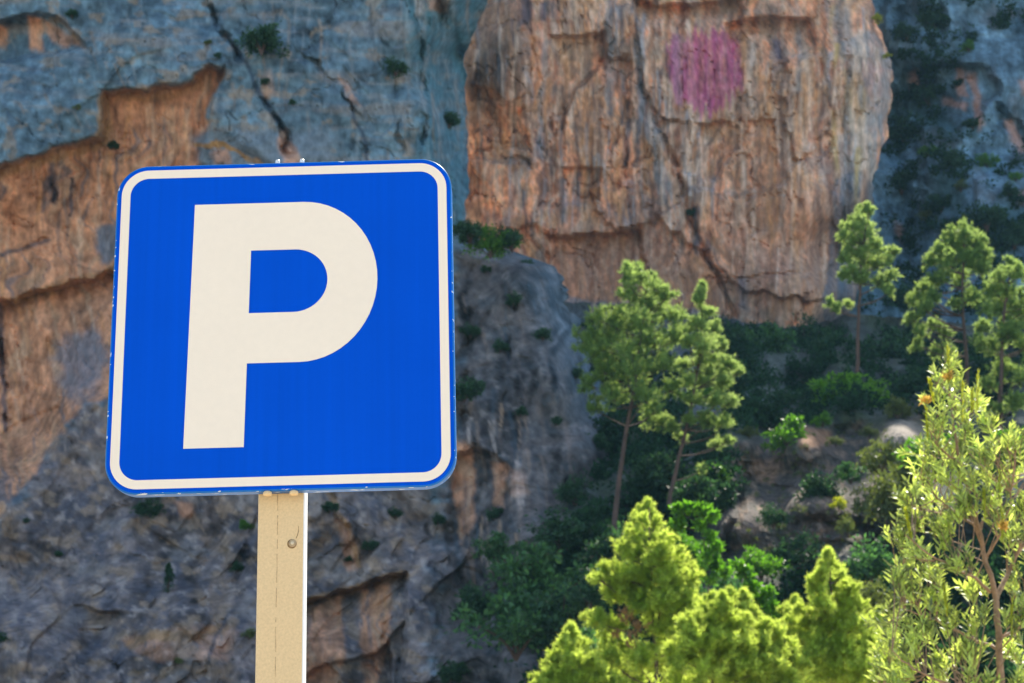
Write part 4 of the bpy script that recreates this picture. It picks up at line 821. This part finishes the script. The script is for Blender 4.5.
shrub('dark', 692, 211, 6, dC(692, 211) - .3, 'small dark bush growing from the crack in the orange wall')
for kd, a, b, r, lab in (('dark', 936, 18, 20, 'large dark bush at the top of the far slope'), ('dark', 906, 30, 13, 'dark bush left of the large one on the far slope'), ('dark', 927, 92, 20, 'round dark bush under the far grey ledge'), ('dark', 905, 128, 22, 'dark bush deep in the ravine beside the orange wall'),
        ('green', 968, 45, 9, 'small green bush near the top right of the far slope'), ('green', 930, 150, 11, 'green bush deep in the ravine among dark ones'), ('olive', 960, 185, 9, 'olive bush in the middle of the far slope'), ('green', 1015, 175, 8, 'small green bush at the far right below the orange flakes'), ('olive', 925, 215, 9, 'olive bush on the rocks above the broad pine'),
        ('green', 988, 160, 14, 'green bush on the far slope above the broad pine'), ('dark', 950, 160, 20, 'dark bush in the middle of the far slope'), ('dark', 900, 180, 18, 'dark bush in the ravine above the small pale pine'), ('dark', 985, 215, 20, 'dark bush between the broad pine and the far rocks'),
        ('dark', 1012, 235, 22, 'dark bush at the right edge above the bushy pine'), ('dark', 940, 200, 15, 'dark bush above the left shoulder of the broad pine'), ('dark', 905, 300, 26, 'dark tree-like bush right of the small pale pine'), ('dark', 1010, 190, 12, 'small dark bush at the right edge of the far slope'), ('dark', 972, 122, 10, 'small dark bush by the orange flakes on the far slope')):
    shrub(kd, a, b, r, dD(a, b) - .6, lab)
for kd, a, b, r, Y, lab, sz in (('dark', 596, 345, 24, 80, 'black-green bush behind the tall bare-stemmed pine', 1), ('dark', 742, 338, 22, 84, 'dark domed tree at the foot of the orange wall, right of the slim pine', 1.1), ('dark', 768, 345, 27, 82, 'largest dark domed tree at the foot of the orange wall', 1), ('dark', 802, 340, 22, 80, 'dark domed tree left of the thin pine stem', 1.1),
        ('dark', 832, 345, 22, 78, 'dark bush just left of the thin pine stem', 1.2), ('dark', 888, 345, 28, 74, 'dark bush right of the thin pine stem', 1.2), ('green', 850, 387, 30, 66, 'large rounded green bush on the slope behind the rocky ledge', .8), ('dark', 815, 392, 22, 64, 'dark bush left of the large rounded green one', 1), ('dark', 912, 380, 24, 64, 'dark bush under the limbs of the broad pine', 1),
        ('dark', 745, 385, 22, 66, 'dark bush right of the slim pine crown', 1), ('dark', 775, 400, 14, 60, 'small dark bush by the blue-grey boulders', 1), ('olive', 896, 406, 13, 55, 'sunlit olive bush at the far end of the rocky ledge', 1), ('green', 789, 432, 19, 51, 'round bush with a lit top on the left of the rocky ledge', 1.1), ('dark', 818, 486, 19, 47.5, 'dark round bush on the face of the rocky ledge', 1),
        ('green', 760, 560, 20, 43, 'dark green bush beneath the rocky ledge', .9), ('dark', 800, 550, 22, 44, 'dark bush low on the ledge, above the pointed young pine', .9), ('dark', 545, 572, 40, 41, 'large round dark evergreen in the hollow right of the sign', 1), ('dark', 515, 612, 40, 40, 'broad dark evergreen low in the hollow nearest the sign', 1), ('dark', 560, 612, 30, 39, 'dark evergreen behind the low young pine', 1),
        ('dark', 590, 590, 18, 38, 'smaller evergreen with a pale right side left of the conical pine', 1), ('dark', 500, 545, 18, 46, 'dark bush at the foot of the pale orange columns', 1), ('dark', 560, 532, 30, 46, 'dark bush at the base of the brown buttress', .8), ('dark', 605, 545, 24, 44, 'dark bush around the foot of the tall pine', 1), ('dark', 450, 668, 14, 44, 'dark bush at the bottom edge right of the post', 1),
        ('dark', 725, 595, 26, 36, 'dark green bush behind the bright leafy sprays', 1), ('dark', 650, 470, 26, 50, 'dark bush between the two tall pine stems', 1), ('dark', 700, 490, 28, 48, 'dark bush right of the slim pine stem', 1), ('olive', 882, 452, 20, 48, 'olive bush on the lit end of the ledge', 1.1), ('olive', 886, 500, 26, 45, 'pale olive tree-like bush below the ledge left of the silvery tree', 1.4),
        ('green', 935, 445, 28, 44, 'bright green rounded bush behind the top of the silvery tree', .9), ('green', 1005, 450, 28, 44, 'green rounded bush behind the silvery tree at the right edge', .9), ('dark', 865, 560, 30, 40, 'shaded bush just left of the silvery tree', 1), ('olive', 870, 600, 22, 34, 'olive bush behind the tip of the pointed young pine', 1), ('yellow', 838, 502, 9, 42, 'yellow-leaved sprig in front of the ledge face', .9), ('olive', 848, 525, 8, 42, 'small leafy sprig below the yellow one', 1.4),
        ('green', 705, 392, 14, 62, 'green bush right beside the slim pine crown', 1), ('green', 728, 362, 14, 70, 'smaller green bush at the foot of the wall, under the dark domes', 1), ('olive', 905, 470, 20, 46, 'olive bush half hidden by the upper left of the silvery tree', 1.2), ('dark', 850, 470, 12, 47, 'dark bush at the middle right of the rocky ledge', 1),
        ('dark', 772, 515, 12, 45, 'small dark bush low on the face of the ledge', 1), ('green', 690, 545, 16, 40, 'green bush behind the bright leafy sapling', 1), ('dark', 640, 530, 20, 42, 'dark bush behind the tip of the conical young pine', 1), ('green', 822, 418, 9, 54, 'small green bush on top of the ledge', 1), ('dark', 700, 440, 16, 53, 'dark bush hugging the slim pine stem', 1), ('dark', 590, 440, 16, 56, 'dark bush on the foot of the blue-grey ridge', 1),
        ('dark', 575, 490, 16, 52, 'dark bush at the base of the buttress, left of the tall pine stem', 1), ('dark', 480, 600, 22, 43, 'dark bush against the rock foot, leftmost in the hollow', 1), ('dark', 600, 640, 26, 34, 'dark bush in the gap between the two leftmost young pines', 1),
        ('olive', 748, 432, 8, 52, 'tiny olive bush at the left tip of the ledge', 1), ('green', 716, 470, 12, 49, 'small green bush at the left foot of the ledge', 1), ('olive', 868, 432, 7, 52, 'little olive tuft among the ledge boulders', 1), ('olive', 835, 440, 7, 51, 'small olive tuft beside the orange boulder', .8)):
    r *= 1.25; shrub('mid' if kd == 'dark' and (int(a) // 7) % 2 else kd, a, b, r, min(Y, dE(a, b) - r / F * Y * .8), lab, sz=sz, name='bush', cat='bush')
# bright leafy sprays
for i, (bp_, lab, tr_) in enumerate(((((678, 509, 4), (687, 508, 5), (697, 509, 6), (706, 511, 6), (714, 516, 5), (680, 524, 6), (672, 530, 4), (700, 526, 5), (711, 536, 6), (716, 548, 6), (706, 556, 6), (714, 564, 6), (700, 570, 6), (712, 580, 6), (724, 572, 5)), 'bright green leafy sapling right of the conical young pine', [(712, 700), (710, 620), (708, 560), (696, 512)]),
                                     (((738, 566, 5), (746, 574, 6), (752, 588, 6), (742, 596, 5), (760, 600, 6), (768, 592, 4), (772, 608, 6), (780, 614, 5), (762, 618, 6), (752, 610, 6), (776, 626, 5)), 'bright green leafy sapling behind the flat-topped young pine', [(770, 760), (765, 680), (758, 620), (744, 572)]))):
    tree('leafy_sapling', lab, 'sapling', 30 - i * 2, tr_, bp_, .03, 61 + i, mat=GREENLEAF, kind='leaf', per=12, L=.12, W=.07, sub=7, depth=.6, group='bright leafy saplings')

# scrub and undergrowth too dense to count
def mass(name, label, cat, n, region, depth, size, mat, seed, leafs=50, L=.22, W=.11, off=.3):
    rng = np.random.default_rng(seed); xs = []; ys = []
    xmin, ymin = np.min(region, 0); xmax, ymax = np.max(region, 0)
    while len(xs) < n:
        a = rng.uniform(xmin, xmax, 4000); b = rng.uniform(ymin, ymax, 4000); m = poly(a, b, region, 4, 8, seed) * ss(-.35, .25, fbm(a / 40, b / 30, seed, 3))
        k_ = rng.uniform(0, 1, 4000) < m; xs += list(a[k_]); ys += list(b[k_])
    xs = np.array(xs[:n]); ys = np.array(ys[:n]); Dp = depth(xs, ys); q = P(xs, ys, Dp - off); bl = [(p[0], p[1], p[2], size * rng.uniform(.4, 1.3)) for p in q]
    p_, d_ = cloud(bl, leafs, rng, .8, 5); V, t, c = diamonds(p_, d_, L, W, rng, .8)
    o = mesh_np(name, V, np.arange(len(V)), c, mat, attrs={'tint': t}); tag(o, label, cat, kind='stuff'); return o
mass('scrub', 'dark evergreen scrub covering the far slope of the ravine', 'scrub', 300, [(880, -40), (900, 60), (893, 140), (880, 220), (870, 340), (1060, 360), (1100, 260), (1060, 120), (1000, 130), (940, 120), (960, 40), (1040, 30), (1040, -40)], depthD, .9, UNDER, 71, 16, .30, .16)
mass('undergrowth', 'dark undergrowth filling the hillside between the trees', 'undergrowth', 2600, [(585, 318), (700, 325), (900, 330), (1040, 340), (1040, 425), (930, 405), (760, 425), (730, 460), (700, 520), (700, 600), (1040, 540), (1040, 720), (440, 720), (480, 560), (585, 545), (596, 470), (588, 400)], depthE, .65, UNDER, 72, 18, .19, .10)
mass('grass', 'dry tufts and low herbs scattered on the rocky ledge', 'grass', 260, [(730, 430), (950, 405), (1000, 440), (940, 520), (860, 580), (725, 580), (715, 500)], depthE, .12, OLIVELEAF, 73, 7, .09, .02, .05)

# ------------------------------------------------------------------ near tree with narrow glossy leaves
def near_tree():
    rng = np.random.default_rng(81); Y = 8.6
    def q(a, b, dy=0): return P(a, b, Y + dy)
    base = q(1006, 1010); base = np.array([base[0], base[1], 0.0])
    rt = empty('young_tree', tuple(map(float, base))); tag(rt, 'nearest young tree with silvery narrow leaves and orange shoot tips at the right edge', 'tree')
    stems = [([base - [0, 0, .1], q(1003, 800), q(1001, 683), q(999, 640), (q(996, 600))], .025, .017), ([q(996, 600), q(988, 562, -.05), q(978, 533), q(968, 490), q(958, 450), q(950, 405), q(947, 372)], .016, .004),
             ([q(996, 600), q(1006, 575, .1), q(1022, 548, .15), q(1050, 500, .2), q(1060, 430, .2)], .015, .005), ([q(990, 592), q(974, 578, -.15), q(954, 566, -.25), q(925, 552, -.3), q(905, 535, -.3)], .010, .003),
             ([q(1000, 650), q(975, 640, .2), q(940, 622, .25), q(905, 610, .3)], .010, .003), ([q(1001, 690), q(960, 690, -.2), q(915, 670, -.3), q(892, 650, -.3)], .010, .003), ([q(978, 533), q(990, 505, .12), q(998, 470, .15), q(1003, 430, .2)], .009, .003),
             ([q(986, 560), q(1003, 530, -.1), q(1012, 490, -.15), q(1016, 450, -.2)], .008, .003), ([q(975, 525), q(950, 508, .15), q(928, 490, .2), q(915, 470, .2)], .008, .003), ([q(962, 465), q(940, 448, -.1), q(926, 425, -.1), q(928, 402, -.1)], .006, .002),
             ([q(955, 430), q(970, 415, .08), q(978, 395, .1)], .005, .002), ([q(999, 640), q(1030, 620, .2), q(1060, 600, .3)], .010, .004), ([q(1002, 720), q(1040, 700), q(1070, 660, .2)], .010, .004), ([q(1002, 740), q(950, 760, .2), q(900, 740, .3), q(880, 700, .3)], .010, .004)]
    paths = []; pts = []
    for p_, r0, r1 in stems:
        s_ = smooth_path(p_, 18, .004, rng); paths.append((s_, np.linspace(r0, r1, 18))); pts.append(s_)
    allp = np.concatenate([s_ for s_ in pts[1:]])
    blobs = [(948, 372, 8), (942, 388, 10), (950, 400, 13), (936, 412, 12), (958, 420, 14), (972, 408, 10), (940, 432, 16), (966, 440, 18), (988, 432, 14), (930, 455, 14), (955, 462, 20), (985, 462, 20), (1012, 455, 16), (922, 478, 14), (945, 488, 20), (975, 492, 20), (1005, 488, 20), (912, 502, 12), (935, 515, 18),
             (962, 522, 18), (990, 520, 18), (1018, 518, 18), (918, 530, 12), (945, 545, 18), (1010, 545, 14), (925, 562, 14), (905, 580, 14), (902, 548, 12), (912, 520, 12), (895, 592, 10), (935, 585, 18), (960, 572, 14), (975, 600, 14), (910, 605, 16), (940, 612, 18), (1015, 590, 14), (895, 625, 14), (920, 635, 18), (950, 640, 18), (975, 635, 12),
             (1016, 625, 16), (892, 655, 14), (915, 665, 18), (945, 672, 18), (970, 665, 14), (1014, 660, 16), (885, 680, 12), (905, 695, 18), (940, 700, 20), (980, 695, 16), (1020, 695, 16), (1040, 470, 20), (1045, 520, 20), (1040, 570, 20), (1045, 630, 20), (900, 740, 26), (950, 750, 26), (1030, 745, 24), (980, 410, 7)]
    V = []; T = []; tw = []
    def leaf(p, d, up, L, W, t):
        s = np.cross(d, up); s /= np.linalg.norm(s) + 1e-9; nrm = np.cross(s, d)
        a = p + d * L * .3; b = p + d * L * .62; e = p + d * L - nrm * L * .06
        V.extend([p, a + s * W * .5 + nrm * W * .12, a, a - s * W * .5 + nrm * W * .12]); V.extend([a, a + s * W * .5 + nrm * W * .12, b + s * W * .42 + nrm * W * .1, b]); V.extend([a, b, b - s * W * .42 + nrm * W * .1, a - s * W * .5 + nrm * W * .12]); V.extend([b, b + s * W * .42 + nrm * W * .1, e, b - s * W * .42 + nrm * W * .1]); T.extend([t] * 16)
    for bx, by, br in blobs:
        c = P(bx, by, Y + rng.uniform(-.35, .35)); r = br / F * Y
        ntw = int((3 + br * .46) * (.7 if by < 445 else 1))
        for _ in range(ntw):
            o = c + unit(1, rng)[0] * r * rng.uniform(.2, 1.0) * [1, 1.6, 1]
            i = int(np.argmin(np.linalg.norm(allp - (o - [0, 0, .12]), axis=1))); s_ = allp[i]
            dirn = (o - s_); dirn /= np.linalg.norm(dirn) + 1e-9; dirn = dirn * .45 + np.array([0, 0, .9]) + rng.normal(size=3) * .3; dirn /= np.linalg.norm(dirn)
            if rng.random() < .5: tw.append((smooth_path([s_, (s_ + o) / 2 - [0, 0, .01], o], 5), np.linspace(.0035, .002, 5)))
            ln = rng.uniform(.07, .15); tip = o + dirn * ln; tw.append((smooth_path([o, (o + tip) / 2 + rng.normal(size=3) * .006, tip], 4), np.linspace(.002, .001, 4)))
            m = int(rng.integers(9, 15)); tb = rng.uniform(0, .8)
            for j in range(m):
                f_ = (j + .5) / m; p = o + (tip - o) * f_; ang = j * 2.4 + rng.uniform(-.4, .4)
                a = np.cross(dirn, [.3, .2, .9]); a /= np.linalg.norm(a); b = np.cross(dirn, a)
                d = dirn * rng.uniform(.6, 1.3) + (a * math.cos(ang) + b * math.sin(ang)) * .8; d /= np.linalg.norm(d)
                up = dirn + rng.normal(size=3) * .35
                leaf(p, d, up, rng.uniform(.055, .095) * (1 - .3 * f_), rng.uniform(.012, .018), float(np.clip(tb + rng.uniform(-.2, .3), 0, 1)))
    Vt, Ft = tube_np(paths, 8); mesh_np('trunk', Vt - base, Ft, 4, TWIG, smooth=True, parent=rt)
    Vt, Ft = tube_np(tw, 4); mesh_np('twigs', Vt - base, Ft, 4, TWIG, smooth=True, parent=rt)
    mesh_np('crown', np.array(V) - base, np.arange(len(V)), 4, NEARLEAF, parent=rt, attrs={'tint': T})
    # upright fresh shoots with orange tips
    for (x0, y0, x1, y1, tipc) in ((949, 392, 948, 350, 1), (928, 440, 926, 402, 1), (962, 425, 963, 386, 0), (977, 425, 978, 374, 0), (935, 405, 930, 382, 0), (972, 415, 972, 392, 0), (1003, 545, 1002, 510, 2), (1000, 500, 1000, 474, 0), (985, 520, 984, 490, 0), (912, 540, 906, 512, 0), (1012, 640, 1012, 600, 0), (948, 618, 944, 585, 0)):
        V.clear(); T.clear(); dy = rng.uniform(-.45, -.3); s_ = q(x0, y0, dy); e_ = q(x1, y1, dy); ax = e_ - s_; ln = np.linalg.norm(ax); ax /= ln
        for j in range(46):
            f_ = rng.random(); ang = j * 2.4; a = np.cross(ax, [.3, .2, .9]); a /= np.linalg.norm(a); b = np.cross(ax, a)
            d = ax * 1.0 + (a * math.cos(ang) + b * math.sin(ang)) * .28; d /= np.linalg.norm(d); leaf(s_ + (e_ - s_) * f_, d, ax * .2 + a, .038, .008, rng.random())
        sh = mesh_np('shoot', np.array(V) - base, np.arange(len(V)), 4, SHOOTLEAF, parent=rt, attrs={'tint': list(T)})
        if tipc:
            V.clear(); T.clear(); cpt = s_ + (e_ - s_) * (.35 if (tipc == 1 and x0 == 949) else (1.0 if tipc == 1 else .5))
            for j in range(42):
                d = unit(1, rng)[0] + [0, 0, .7]; d /= np.linalg.norm(d); leaf(cpt + unit(1, rng)[0] * .016, d, unit(1, rng)[0], .038, .011, rng.random())
            mesh_np('shoot_tip', np.array(V) - base, np.arange(len(V)), 4, TIPLEAF, parent=sh, attrs={'tint': list(T)})
    return rt
near_tree()
